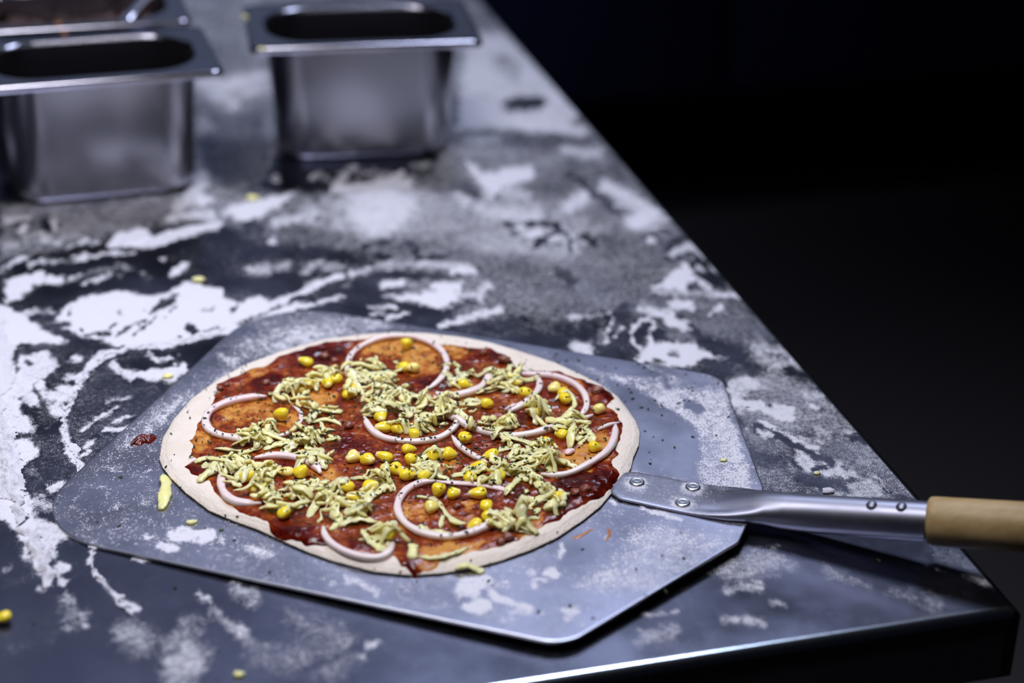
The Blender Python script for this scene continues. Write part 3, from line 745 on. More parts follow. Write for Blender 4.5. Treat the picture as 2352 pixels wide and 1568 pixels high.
def tag(o, label=None, cat=None, group=None, kind=None):
    if label: o['label'] = label
    if cat: o['category'] = cat
    if group: o['group'] = group
    if kind: o['kind'] = kind
    return o
def empty(name, loc, rz=0.0):
    o = bpy.data.objects.new(name, None); COL.objects.link(o)
    o.location = loc; o.rotation_euler = (0, 0, rz); o.empty_display_size = 0.05
    return o
def mesh(name, V, F, mat=None, parent=None, smooth=True, loc=None, attrs=None, data_name=None):
    me = bpy.data.meshes.new(data_name or name)
    V = np.asarray(V, dtype=np.float32)
    if isinstance(F, np.ndarray):
        k = F.shape[1]
        me.vertices.add(len(V)); me.vertices.foreach_set('co', V.ravel())
        me.loops.add(F.size); me.loops.foreach_set('vertex_index', F.astype(np.int32).ravel())
        me.polygons.add(len(F))
        me.polygons.foreach_set('loop_start', np.arange(0, F.size, k, dtype=np.int32))
        me.polygons.foreach_set('loop_total', np.full(len(F), k, dtype=np.int32))
        me.update(calc_edges=True)
    else:
        me.from_pydata([tuple(map(float, v)) for v in V], [], [tuple(map(int, f)) for f in F])
    if smooth: me.polygons.foreach_set('use_smooth', np.ones(len(me.polygons), dtype=bool))
    for an, vals in (attrs or {}).items():
        a = me.attributes.new(an, 'FLOAT', 'POINT'); a.data.foreach_set('value', np.asarray(vals, dtype=np.float32))
    me.update()
    o = bpy.data.objects.new(name, me); COL.objects.link(o)
    if mat: me.materials.append(mat)
    if parent: o.parent = parent
    if loc is not None: o.location = loc
    return o
def grid_faces(nu, nv, closed_u=False):
    """quads over vertex index v*nu+u"""
    u = np.arange(nu if closed_u else nu - 1); v = np.arange(nv - 1)
    U, Vv = np.meshgrid(u, v)
    U2 = (U + 1) % nu
    return np.stack([Vv * nu + U, Vv * nu + U2, (Vv + 1) * nu + U2, (Vv + 1) * nu + U], -1).reshape(-1, 4)
def smoothstep(a, b, x):
    t = np.clip((x - a) / (b - a), 0, 1); return t * t * (3 - 2 * t)
_lat = rng.random((256, 256))
def vnoise(x, y, seed=0):
    x = np.asarray(x, float) + seed * 17.31; y = np.asarray(y, float) + seed * 9.77
    xi = np.floor(x).astype(int); yi = np.floor(y).astype(int); fx = x - xi; fy = y - yi
    fx = fx * fx * (3 - 2 * fx); fy = fy * fy * (3 - 2 * fy)
    g = lambda i, j: _lat[i % 256, j % 256]
    return (g(xi, yi) * (1 - fx) + g(xi + 1, yi) * fx) * (1 - fy) + (g(xi, yi + 1) * (1 - fx) + g(xi + 1, yi + 1) * fx) * fy
def fbm(x, y, seed=0, octs=3):
    s = 0; a = .5; t = 0
    for k in range(octs):
        s = s + a * vnoise(x * 2 ** k, y * 2 ** k, seed + k * 3); t += a; a *= .5
    return s / t
# the brush used for flour and sauce maps: distances are measured along and across one fixed direction of the table
RX = np.array([math.cos(YAW), math.sin(YAW)]); RY = np.array([-math.sin(YAW), math.cos(YAW)])
def paint(X, Y, strokes, base):
    D = np.full(X.shape, base, float)
    for v, soft, hw, asp, pts in strokes:
        P = np.array(pts, float) / 1000; s = soft / 1000; h = hw / 1000
        m = (s + h) * 1.6 / asp + .002
        x0, y0 = P.min(0) - m; x1, y1 = P.max(0) + m
        sel = np.nonzero((X >= x0) & (X <= x1) & (Y >= y0) & (Y <= y1))
        if not len(sel[0]): continue
        x = X[sel]; y = Y[sel]
        qa = x * RX[0] + y * RX[1]; qb = (x * RY[0] + y * RY[1]) * asp
        pa = P @ RX; pb = (P @ RY) * asp
        n = len(P); d = np.full(x.shape, 1e9); ins = np.zeros(x.shape, bool)
        if n == 1: d = np.hypot(qa - pa[0], qb - pb[0])
        rngk = range(n) if hw == 0 else range(n - 1)
        for i in rngk:
            j = (i + 1) % n
            ea = pa[j] - pa[i]; eb = pb[j] - pb[i]; L = ea * ea + eb * eb + 1e-12
            t = np.clip(((qa - pa[i]) * ea + (qb - pb[i]) * eb) / L, 0, 1)
            d = np.minimum(d, np.hypot(qa - pa[i] - t * ea, qb - pb[i] - t * eb))
            if hw == 0:
                c = (pb[i] > qb) != (pb[j] > qb)
                ins ^= c & (qa < (pa[j] - pa[i]) * (qb - pb[i]) / (pb[j] - pb[i] + 1e-15) + pa[i])
        sd = np.where(ins, -d, d) if hw == 0 else d - h
        k = smoothstep(s * 1.15, -s * 1.15, sd)
        D[sel] = D[sel] * (1 - k) + v * k
    return D

# ------------------------------------------------------------------ materials
class NT:
    def __init__(s, name):
        s.m = bpy.data.materials.new(name); s.m.use_nodes = True; s.t = s.m.node_tree; s.t.nodes.clear()
        s.out = s.n('ShaderNodeOutputMaterial')
    def n(s, typ, **kw):
        nd = s.t.nodes.new(typ)
        for k, v in kw.items():
            if k == 'ins':
                for a, b in v.items():
                    if hasattr(b, 'links'): s.t.links.new(b, nd.inputs[a])
                    else: nd.inputs[a].default_value = b
            else: setattr(nd, k, v)
        return nd
    def noise(s, scale, detail=3, rough=.5, vec=None, dist=0):
        nd = s.n('ShaderNodeTexNoise', ins={'Scale': scale, 'Detail': detail, 'Roughness': rough, 'Distortion': dist})
        s.t.links.new(vec or s.obj(), nd.inputs['Vector']); return nd.outputs[0]
    def obj(s):
        if not hasattr(s, '_tc'): s._tc = s.n('ShaderNodeTexCoord')
        return s._tc.outputs['Object']
    def attr(s, name): return s.n('ShaderNodeAttribute', attribute_name=name).outputs['Fac']
    def math(s, op, a, b=0.0, clamp=False):
        nd = s.n('ShaderNodeMath', operation=op, use_clamp=clamp)
        for i, x in ((0, a), (1, b)):
            if hasattr(x, 'links'): s.t.links.new(x, nd.inputs[i])
            else: nd.inputs[i].default_value = x
        return nd.outputs[0]
    def remap(s, v, a, b, c=0.0, d=1.0, smooth=True):
        nd = s.n('ShaderNodeMapRange', ins={'Value': v, 'From Min': a, 'From Max': b, 'To Min': c, 'To Max': d})
        if smooth: nd.interpolation_type = 'SMOOTHSTEP'
        return nd.outputs[0]
    def mix(s, f, a, b):
        nd = s.n('ShaderNodeMix', data_type='RGBA')
        for i, x in ((0, f), (6, a), (7, b)):
            if hasattr(x, 'links'): s.t.links.new(x, nd.inputs[i])
            elif i == 0: nd.inputs[i].default_value = x
            else: nd.inputs[i].default_value = (*x, 1)
        return nd.outputs[2]
    def bump(s, h, dist, strength=1.0):
        return s.n('ShaderNodeBump', ins={'Height': h, 'Distance': dist, 'Strength': strength}).outputs[0]
    def bsdf(s, col, rough, metal=0.0, normal=None, sss=0.0, sssr=(1, .6, .3), scale=.002, coat=0.0, coat_rough=.05, spec=.5):
        nd = s.n('ShaderNodeBsdfPrincipled')
        for k, x in (('Base Color', col), ('Roughness', rough), ('Metallic', metal)):
            if hasattr(x, 'links'): s.t.links.new(x, nd.inputs[k])
            else: nd.inputs[k].default_value = (*x, 1) if isinstance(x, tuple) else x
        nd.inputs['Specular IOR Level'].default_value = spec
        nd.inputs['Subsurface Weight'].default_value = sss
        nd.inputs['Subsurface Radius'].default_value = sssr
        nd.inputs['Subsurface Scale'].default_value = scale
        nd.inputs['Coat Weight'].default_value = coat; nd.inputs['Coat Roughness'].default_value = coat_rough
        if normal: s.t.links.new(normal, nd.inputs['Normal'])
        return nd.outputs[0]
    def shmix(s, f, a, b):
        nd = s.n('ShaderNodeMixShader'); s.t.links.new(f, nd.inputs[0]); s.t.links.new(a, nd.inputs[1]); s.t.links.new(b, nd.inputs[2])
        return nd.outputs[0]
    def done(s, sh): s.t.links.new(sh, s.out.inputs[0]); return s.m

FLOUR = (0.69, 0.69, 0.75)
def floured_metal(name, metal, rough, grain, soft, haze):
    t = NT(name)
    D = t.attr('flour')
    n1 = t.noise(grain, 2, .6); n2 = t.noise(grain * .22, 4, .65); n3 = t.noise(grain * .05, 3, .6)
    N = t.math('ADD', t.math('ADD', t.math('MULTIPLY', n1, .62), t.math('MULTIPLY', n2, .31)), t.math('MULTIPLY', n3, .07))
    N = t.remap(N, .33, .67, 0, 1, False)
    d = t.math('SUBTRACT', D, N)
    f = t.remap(d, -soft, soft)
    hz = t.math('MULTIPLY', t.remap(D, .05, 1.0), haze)
    f = t.math('MAXIMUM', f, hz)
    f = t.math('MULTIPLY', f, t.remap(D, .05, .20))
    smear = t.noise(18, 4, .6)
    rg = t.remap(smear, .3, .7, rough - .05, rough + .07, False)
    mcol = t.mix(smear, tuple(c * .85 for c in metal), metal)
    st = t.bsdf(mcol, rg, 1.0)
    fl = t.bsdf(FLOUR, .9, 0.0, t.bump(n1, .0006, .6), spec=.2)
    return t.done(t.shmix(f, st, fl))
def simple(name, col, rough, metal=0.0, nscale=60, namp=.12, bump=0.0, **kw):
    t = NT(name); n = t.noise(nscale, 4, .6)
    c = t.mix(n, tuple(max(0, x * (1 - namp)) for x in col), tuple(min(1, x * (1 + namp)) for x in col))
    return t.done(t.bsdf(c, rough, metal, t.bump(n, bump) if bump else None, **kw))

M_TABLE = floured_metal('floured_steel', (.205, .218, .295), .25, 1500, .30, .27)
M_BLADE = floured_metal('floured_aluminium', (.40, .415, .53), .34, 1050, .10, .34)
M_STEEL = simple('table_steel', (.30, .32, .38), .33, 1.0, 14, .08)
M_EDGE = simple('bright_table_edge', (.52, .58, .64), .20, 1.0, 14, .06)  # polished nose, colour brightened to carry the edge highlight
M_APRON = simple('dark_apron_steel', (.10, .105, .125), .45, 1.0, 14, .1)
M_RIM = simple('polished_pan_rim', (.46, .46, .52), .14, 1.0, 9, .05)
M_PAN = simple('pan_steel', (.36, .36, .40), .25, 1.0, 9, .05)
M_SOCKET = floured_metal('polished_steel', (.27, .275, .33), .40, 1900, .13, .30)
M_RIVET = simple('rivet_aluminium', (.62, .63, .68), .28, 1.0, 200, .08)
M_DARK = simple('dark_leg_steel', (.05, .05, .06), .5, 0.8, 30, .2)
M_FLOUR = simple('heaped_flour', FLOUR, .95, 0, 900, .05, .0008, spec=.15)
M_FLOOR = simple('kitchen_floor_tile', (.045, .037, .037), .65, 0, 3, .15)
M_WALL = simple('dark_wall_paint', (.11, .12, .15), .85, 0, 4, .15)
M_CAB = simple('navy_cabinet_paint', (.06, .075, .16), .55, 0, 6, .08)
def wood_mat():
    t = NT('pale_wood')
    mp = t.n('ShaderNodeMapping', ins={'Scale': (12, 160, 160)}); t.t.links.new(t.obj(), mp.inputs[0])
    n = t.noise(1.0, 4, .6, mp.outputs[0]); f = t.noise(900, 2, .5)
    c = t.mix(t.remap(n, .3, .7), (.42, .28, .11), (.56, .39, .18))
    return t.done(t.bsdf(c, .5, 0, t.bump(f, .0002, .3)))
M_WOOD = wood_mat()
def dough_mat():
    t = NT('raw_dough')
    n = t.noise(70, 5, .6); f = t.noise(700, 3, .6)
    c = t.mix(t.remap(n, .3, .7), (.75, .665, .56), (.80, .73, .64))
    c = t.mix(t.remap(f, .62, .75), c, (.74, .62, .48))
    h = t.math('ADD', t.math('MULTIPLY', n, .7), t.math('MULTIPLY', f, .30))
    return t.done(t.bsdf(c, .8, 0, t.bump(h, .0026, .9), spec=.25))
M_DOUGH = dough_mat()
def sauce_mat():
    t = NT('tomato_sauce')
    d = t.attr('depth'); n = t.noise(160, 5, .65); n2 = t.noise(60, 3, .5); fi = t.noise(520, 3, .6)
    v = t.math('ADD', d, t.math('MULTIPLY', t.math('SUBTRACT', n, .5), 1.5))
    v = t.math('ADD', v, t.math('MULTIPLY', t.math('SUBTRACT', n2, .5), .5))
    r = t.n('ShaderNodeValToRGB'); t.t.links.new(v, r.inputs[0])
    e = r.color_ramp.elements
    e[0].position = .0; e[0].color = (.58, .27, .05, 1); e[1].position = 1.0; e[1].color = (.045, .003, .002, 1)
    for p, c in ((.16, (.47, .17, .024)), (.32, (.30, .065, .009)), (.48, (.20, .026, .006)), (.70, (.11, .008, .003))):
        q = e.new(p); q.color = (*c, 1)
    rg = t.remap(v, .1, .8, .30, .08)
    h = t.math('ADD', n, t.math('MULTIPLY', fi, .35))
    return t.done(t.bsdf(r.outputs[0], rg, 0, t.bump(h, .0010, .55), spec=.45))
M_SAUCE = sauce_mat()
def kernel_mat():
    t = NT('sweetcorn')
    p = t.attr('pale'); n = t.noise(120, 3, .5)
    y = t.mix(t.remap(n, .3, .7), (.92, .68, .015), (.97, .79, .06))
    c = t.mix(p, y, (.93, .82, .36))
    return t.done(t.bsdf(c, .22, 0, t.bump(n, .0008, .3), sss=.25, sssr=(1, .7, .2), scale=.003, spec=.55))
M_CORN = kernel_mat()
def onion_mat():
    t = NT('red_onion')
    p = t.attr('pink'); n = t.noise(260, 3, .5)
    c = t.mix(p, (.84, .75, .70), (.74, .53, .56))
    c = t.mix(t.remap(n, .35, .65, 0, .25), c, (.92, .86, .80))
    return t.done(t.bsdf(c, .32, 0, t.bump(n, .0005, .35), sss=.35, sssr=(1, .8, .75), scale=.003, spec=.5))
M_ONION = onion_mat()
def cheese_mat():
    t = NT('grated_cheese')
    n = t.noise(150, 3, .5); o = t.n('ShaderNodeObjectInfo').outputs['Random']
    a = t.mix(o, (.98, .84, .31), (.99, .91, .48))
    c = t.mix(t.remap(n, .3, .7), a, (.98, .87, .37))
    return t.done(t.bsdf(c, .28, 0, t.bump(n, .0009, .4), sss=.75, sssr=(1, .85, .5), scale=.005, spec=.45))
M_CHEESE = cheese_mat()
M_MEAT = simple('ground_meat', (.22, .065, .035), .3, 0, 300, .55, .0012, spec=.6)
M_HERB = simple('dried_herb', (.020, .040, .010), .8, 0, 400, .6)
M_SPOT = simple('sauce_drop', (.11, .009, .004), .14, 0, 250, .4, .001, spec=.6)
M_SMEAR = simple('orange_oil_smear', (.42, .17, .05), .35, 0, 300, .3)

# ------------------------------------------------------------------ room
def quad(name, pts, mat, kind='structure'):
    o = mesh(name, pts, [tuple(range(len(pts)))], mat, smooth=False); o['kind'] = kind; return o
quad('floor', [(-4, -3, 0), (4.5, -3, 0), (4.5, 3.1, 0), (-4, 3.1, 0)], M_FLOOR)
quad('wall_back', [(-4, 3.1, 0), (4.5, 3.1, 0), (4.5, 3.1, 2.8), (-4, 3.1, 2.8)], M_WALL)
quad('wall_right', [(4.5, 3.1, 0), (4.5, -3, 0), (4.5, -3, 2.8), (4.5, 3.1, 2.8)], M_WALL)
quad('wall_left', [(-4, -3, 0), (-4, 3.1, 0), (-4, 3.1, 2.8), (-4, -3, 2.8)], M_WALL)

def box(x0, x1, y0, y1, z0, z1, bev=0.0, nb=3):
    """rounded box as (verts, faces)"""
    import bmesh
    bm = bmesh.new(); bmesh.ops.create_cube(bm, size=1)
    for v in bm.verts:
        v.co = ((x0 + x1) / 2 + v.co.x * (x1 - x0), (y0 + y1) / 2 + v.co.y * (y1 - y0), (z0 + z1) / 2 + v.co.z * (z1 - z0))
    if bev: bmesh.ops.bevel(bm, geom=list(bm.edges), offset=bev, segments=nb, profile=.5, affect='EDGES')
    bm.verts.index_update()
    V = [tuple(v.co) for v in bm.verts]; F = [tuple(v.index for v in f.verts) for f in bm.faces]
    bm.free(); return V, F
def add(VF, VF2):
    n = len(VF[0]); return VF[0] + VF2[0], VF[1] + [tuple(i + n for i in f) for f in VF2[1]]

cab = empty('kitchen_cabinet', (0.0, 2.8, 0)); tag(cab, 'dark navy cabinet along the back wall behind the table', 'cabinet')
mesh('cabinet_body', *box(-1.6, 1.7, -.28, .28, .22, .86, .004), M_CAB, cab)
for k in range(4):
    d = mesh('cabinet_door', *box(-1.58 + k * .82, -1.58 + k * .82 + .80, -.300, -.281, .235, .845, .004), M_CAB, cab)
    mesh('door_handle', *box(-1.2 + k * .82, -1.04 + k * .82, -.322, -.301, .795, .807, .003), M_STEEL, d)
for sx in (-1.5, 0, 1.6):
    for sy in (-.2, .2): mesh('leg', *box(sx - .025, sx + .025, sy - .025, sy + .025, 0, .22, .003), M_DARK, cab)
mesh('cabinet_worktop', *box(-1.62, 1.72, -.31, .29, .86, .90, .004), M_DARK, cab)

# ------------------------------------------------------------------ table
TX0, TY1 = -1.35, 1.80
def axis_steps(segs):
    out = []
    for a, b, n in segs: out += list(np.linspace(a, b, n, endpoint=False))
    return np.array(out + [segs[-1][1]])
gx = axis_steps([(TX0 + .005, -.62, 30), (-.62, -.005, 600)])
gy = axis_steps([(.005, .45, 400), (.45, .8, 240), (.8, 1.22, 200), (1.22, TY1 - .005, 20)])
GX, GY = np.meshgrid(gx, gy)
wx = (fbm(GX * 90, GY * 60, 1) - .5) * .012; wy = (fbm(GX * 90, GY * 60, 2) - .5) * .016
wx += (fbm(GX * 420, GY * 330, 5, 3) - .5) * .0090; wy += (fbm(GX * 420, GY * 330, 6, 3) - .5) * .012
DT = paint(GX + wx * .30, GY + wy * .34, FLOUR_TABLE, .07)
gyy, gxx = np.gradient(DT, gy, gx)
edge = np.clip(np.hypot(gxx, gyy) * .006, 0, 1)
out_ = np.clip(np.maximum(smoothstep(-.52, -.56, GX), smoothstep(1.08, 1.16, GY)), 0, 1)
DT = DT + out_ * smoothstep(.42, .68, fbm(GX * 9, GY * 9, 15, 4)) * .75
mid = np.clip(4 * DT * (1 - DT), .12, 1)
DT = DT + (fbm(GX * 26, GY * 22, 9, 4) - .5) * .26 * mid + (fbm(GX * 240, GY * 165, 14, 4) - .5) * (.24 * mid + 1.9 * edge)
def soften(A, k):
    for ax_ in (0, 1):
        P_ = np.pad(A, [(k + 1, k) if i == ax_ else (0, 0) for i in (0, 1)], mode='edge'); C_ = np.cumsum(P_, axis=ax_)
        A = (np.take(C_, range(2 * k + 1, C_.shape[ax_]), axis=ax_) - np.take(C_, range(0, C_.shape[ax_] - 2 * k - 1), axis=ax_)) / (2 * k + 1)
    return A
DT = np.clip(DT, 0, 1)
DT = np.clip(.80 * DT + .20 * soften(soften(DT, 5), 7), 0, 1)
table = empty('steel_table', (TX0 / 2, TY1 / 2, 0))
tag(table, 'dark stainless steel worktable dusted all over with white flour', 'table')
LX, LY = -TX0 / 2, -TY1 / 2
nx, ny = len(gx), len(gy)
V = np.stack([GX + LX, GY + LY, np.full_like(GX, TZ)], -1).reshape(-1, 3)
F = grid_faces(nx, ny)
# rounded nose and turned-down apron around the top
ring = np.concatenate([np.arange(nx), np.arange(1, ny) * nx + nx - 1, (ny - 1) * nx + np.arange(nx - 2, -1, -1), np.arange(ny - 2, 0, -1) * nx])
base = V[ring]; ctr = np.array([0, 0])
nrm = np.zeros((len(ring), 2))
nrm[:, 1] -= (base[:, 1] <= LY + .0052); nrm[:, 1] += (base[:, 1] >= TY1 + LY - .0052)
nrm[:, 0] -= (base[:, 0] <= TX0 + LX + .0052); nrm[:, 0] += (base[:, 0] >= LX - .0052)
VV = [V]; FF = [F]; prev = ring; off = len(V); DD = [DT.ravel()]
for (o_, dz) in [(.005 * math.sin(math.radians(a)), -.005 * (1 - math.cos(math.radians(a)))) for a in range(5, 91, 5)] + [(.005, -.0054), (.005, -.042), (-.012, -.042), (-.012, -.039)]:
    r = base.copy(); r[:, :2] += nrm * o_; r[:, 2] += dz
    idx = off + np.arange(len(ring)); VV.append(r)
    FF.append(np.stack([prev, idx, np.roll(idx, -1), np.roll(prev, -1)], -1))
    DD.append(DT.ravel()[ring] * 0); prev = idx; off += len(ring)
top = mesh('table_top', np.concatenate(VV), np.concatenate(FF), M_TABLE, table, attrs={'flour': np.concatenate(DD)})
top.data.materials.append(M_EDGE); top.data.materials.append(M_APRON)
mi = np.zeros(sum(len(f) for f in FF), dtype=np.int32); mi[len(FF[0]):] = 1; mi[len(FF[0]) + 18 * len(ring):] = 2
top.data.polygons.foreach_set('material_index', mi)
for sx in (0, 1):
    for sy in (0, 1):
        cx = (-.050 if sx else TX0 + .050) + LX; cy = (TY1 - .05 if sy else .050) + LY
        n = 20; A = np.linspace(0, 2 * np.pi, n, endpoint=False)
        prof = [(.012, 0), (.022, .004), (.022, .03), (.019, .034), (.019, TZ - .036)]
        P = [(cx + r * math.cos(a), cy + r * math.sin(a), z) for r, z in prof for a in A]
        mesh('leg', P, grid_faces(n, len(prof), True), M_DARK, table)
mesh('undershelf', *box(TX0 + .03 + LX, -.03 + LX, .03 + LY, TY1 - .03 + LY, .22, .25, .004), M_DARK, table)

# heaped flour with real height: the ridge pushed up by the peel and the pile at the left
hx = np.linspace(-.53, -.005, 640); hy = np.linspace(.03, .62, 640)
HX, HY = np.meshgrid(hx, hy); H = np.zeros_like(HX)
jx = HX + (fbm(HX * 160, HY * 130, 11, 3) - .5) * .010; jy = HY + (fbm(HX * 160, HY * 130, 12, 3) - .5) * .012
for hmm, hw, asp, pts in FLOUR_RIDGES:
    k = paint(jx, jy, [(1.0, hw * .85, hw * .12, asp, pts)], 0.0)
    H = np.maximum(H, k ** .8 * hmm / 1000)
lump = fbm(HX * 520, HY * 470, 13, 4)
H = H * (.35 + 1.3 * lump) - .00040
keep = H > 0
cell = keep[:-1, :-1] & keep[1:, :-1] & keep[:-1, 1:] & keep[1:, 1:]
# flour stays off the peel blade
uu = (HX - PO[0]) * AX[0] + (HY - PO[1]) * AX[1]; vv = (HX - PO[0]) * NX[0] + (HY - PO[1]) * NX[1]
inside = (uu > -.326) & (uu < .04) & (np.abs(vv) < .149)
cell &= ~inside[:-1, :-1]
fi = np.nonzero(cell.ravel())[0]; q = grid_faces(640, 640)[fi]
used, inv = np.unique(q, return_inverse=True)
FVt = np.stack([HX.ravel()[used] + .3, HY.ravel()[used] - .3, H.ravel()[used]], -1)
fl = mesh('flour', FVt, inv.reshape(-1, 4), M_FLOUR, loc=(-.3, .3, TZ + .0001))
tag(fl, 'white flour heaped in ridges on the table around the peel', 'flour', kind='stuff')

# ------------------------------------------------------------------ pizza peel
peel = empty('pizza_peel', (PO[0], PO[1], TZ)); tag(peel, 'aluminium pizza peel with short wooden handle lying on the floured table under the pizza', 'pizza peel')
def uv2xy(u, v): return PO[0] + u * AX[0] + v * NX[0], PO[1] + u * AX[1] + v * NX[1]
def fillet(pts, radii, n=8):
    out = []
    for i, (p, r) in enumerate(zip(pts, radii)):
        p = np.array(p, float); a = np.array(pts[i - 1], float) - p; b = np.array(pts[(i + 1) % len(pts)], float) - p
        a /= np.linalg.norm(a); b /= np.linalg.norm(b); ang = math.acos(np.clip(a @ b, -1, 1)); t = r / math.tan(ang / 2)
        c = p + (a + b) / np.linalg.norm(a + b) * r / math.sin(ang / 2)
        s = p + a * t - c; e = p + b * t - c
        a0 = math.atan2(s[1], s[0]); a1 = math.atan2(e[1], e[0]); d = (a1 - a0 + math.pi) % (2 * math.pi) - math.pi
        out += [tuple(c + r * np.array([math.cos(a0 + d * k / n), math.sin(a0 + d * k / n)])) for k in range(n + 1)]
    return np.array(out)
outl = fillet([(-.326, -.149), (-.017, -.149), (.040, -.029), (.040, .029), (-.015, .152), (-.326, .152)], [.052, .020, .004, .004, .020, .052], 10)
def resample(P, n):
    Q = np.vstack([P, P[:1]]); d = np.r_[0, np.cumsum(np.hypot(*np.diff(Q, axis=0).T))]
    t = np.linspace(0, d[-1], n, endpoint=False)
    return np.stack([np.interp(t, d, Q[:, 0]), np.interp(t, d, Q[:, 1])], -1)
nb = 560; outl = resample(outl, nb); cen = np.array([-.145, 0.0])
nr = 150; rad = np.linspace(.002, 1, nr)
BL = np.array([cen + (outl - cen) * r for r in rad]).reshape(-1, 2)
bx, by = uv2xy(BL[:, 0], BL[:, 1])
ox = (fbm(bx * 150, by * 110, 21) - .5) * .006; oy = (fbm(bx * 150, by * 110, 22) - .5) * .010
DB = paint(bx + ox, by + oy, FLOUR_BLADE, .21)
DB = np.clip(DB + (fbm(bx * 60, by * 45, 23, 3) - .5) * .35 * np.clip(4 * DB * (1 - DB), .1, 1), 0, 1)
zt = blade_z(bx, by)
V = np.stack([bx - PO[0], by - PO[1], zt], -1)
rim = V[-nb:]; c0 = np.array([*(np.array(uv2xy(*cen)) - PO), 0])
parts = [V]; fs = [grid_faces(nb, nr, True)]; off = len(V); prev0 = off - nb
for do, dz in ((.0003, -.00006), (.0006, -.00025), (.0008, -.0006), (.0008, -.0010), (.0005, -.0015), (-.0002, -.0018), (-.004, -.0018)):
    r = rim.copy(); dd = r[:, :2] - c0[:2]; dd /= np.linalg.norm(dd, axis=1)[:, None]
    r[:, :2] += dd * do; r[:, 2] += dz; parts.append(r); i = np.arange(nb)
    fs.append(np.stack([prev0 + i, prev0 + (i + 1) % nb, off + (i + 1) % nb, off + i], -1)); prev0 = off; off += nb
bm_v = np.concatenate(parts)
bl = mesh('blade', bm_v, np.concatenate(fs), M_BLADE, peel, attrs={'flour': np.r_[DB, np.zeros((len(fs) - 1) * nb)]})
bl.data.materials.append(M_RIVET)
mi = np.zeros(sum(len(f) for f in fs), dtype=np.int32); mi[len(fs[0]):] = 1
bl.data.polygons.foreach_set('material_index', mi)

# socket: flat riveted tongue that closes into a tube
def supers(n, hw, hh, p):
    a = np.linspace(0, 2 * np.pi, n, endpoint=False); c, s = np.cos(a), np.sin(a)
    return np.sign(c) * np.abs(c) ** (2 / p) * hw, np.sign(s) * np.abs(s) ** (2 / p) * hh
VC = .0032
secs = []
for u, hw, zc, hh, p in ((-.0385, .004, .0086, .0008, 3), (-.038, .0085, .0086, .0009, 4), (-.0355, .0125, .0087, .0009, 4), (-.031, .0152, .0087, .0009, 5), *[(-.031 + .0025 * k, .0154 + .00004 * k, .0087, .0009, 6) for k in range(1, 16)],
                         (.012, .0162, .0090, .0013, 4), (.020, .0164, .0097, .0024, 3), (.030, .0160, .0107, .0046, 2.4), (.040, .0142, .0118, .0066, 2.1), (.048, .0122, .0124, .0086, 2), (.058, .0110, .0126, .0100, 2), (.072, .0107, .0142, .0105, 2),
                         (.10, .0106, .0186, .0106, 2), (.1335, .0106, .0239, .0106, 2)):
    cy, cz = supers(48, hw, hh, p)
    if .012 < u < .05:                                   # the pinched fold on the flanks
        k = math.sin((u - .012) / .038 * math.pi); cz = cz - .0016 * k * np.exp(-((np.abs(cy) / hw - .62) / .22) ** 2) * (cz > -hh * .2)
    secs.append(np.stack([np.full(48, u), VC + cy, zc + cz], -1))
P = np.concatenate(secs); X, Y = uv2xy(P[:, 0], P[:, 1])
V = np.stack([X - PO[0], Y - PO[1], P[:, 2]], -1); F = [tuple(f) for f in grid_faces(48, len(secs), True)] + [tuple(range(48))]
su = P[:, 0]; sv = P[:, 1]
dust = .22 * (su < .03)
for u_, v_ in ((-.0262, .0065), (.0042, .0130), (.0032, -.0052)): dust = np.maximum(dust, .72 * smoothstep(.0095, .0045, np.hypot(su - u_, sv - v_)))
sock = mesh('socket', V, F, M_SOCKET, peel, attrs={'flour': dust}); sock['label'] = 'polished steel socket riveted to the blade'
def frame(u, v, z, tilt=0.0):
    x, y = uv2xy(u, v); return Matrix.Translation((x - PO[0], y - PO[1], z)) @ Matrix.Rotation(math.atan2(AX[1], AX[0]), 4, 'Z') @ Matrix.Rotation(-tilt, 4, 'Y')
def lathe(prof, n=24, mtx=None, axis='z'):
    A = np.linspace(0, 2 * np.pi, n, endpoint=False)
    P = np.array([(r * math.cos(a), r * math.sin(a), z) for r, z in prof for a in A])
    if axis == 'x': P = P[:, [2, 0, 1]]
    F = [tuple(f) for f in grid_faces(n, len(prof), True)]
    F = [tuple(range(n))[::-1]] + F + [tuple(range((len(prof) - 1) * n, len(prof) * n))]
    if mtx is not None: P = np.array([mtx @ Vector(p) for p in P])
    return P, F
for u, v in ((-.0262, .0065), (.0042, .0130), (.0032, -.0052)):
    mesh('rivet', *lathe([(.0042, -.0004), (.0044, .0004), (.0042, .0009), (.0034, .0014), (.0030, .00125), (.0012, .0014), (.0003, .00145)], 24, frame(u, v, .0096)), M_RIVET, sock)
tilt = math.atan(.158)
for u in (.104, .1195):
    zc = .0239 - (.1335 - u) * .158
    a = math.radians(110)
    mesh('crimp_dimple', *lathe([(.0034, -.0006), (.0029, .0003), (.0019, .0011), (.0006, .0014)], 20, frame(u, VC + .0105 * math.cos(a), zc + .0104 * math.sin(a), tilt) @ Matrix.Rotation(-(math.pi / 2 - a), 4, 'X')), M_SOCKET, sock)
hp = [(.0088, 0), (.0118, .0003), (.0129, .0014), (.0131, .004), (.0131, .16), (.0138, .19), (.0142, .215), (.0128, .232), (.0085, .241), (.002, .244)]
h = mesh('wooden_handle', *lathe(hp, 40, frame(.1338, VC, .0240, tilt), 'x'), M_WOOD, peel); h['label'] = 'pale wooden grip of the peel'

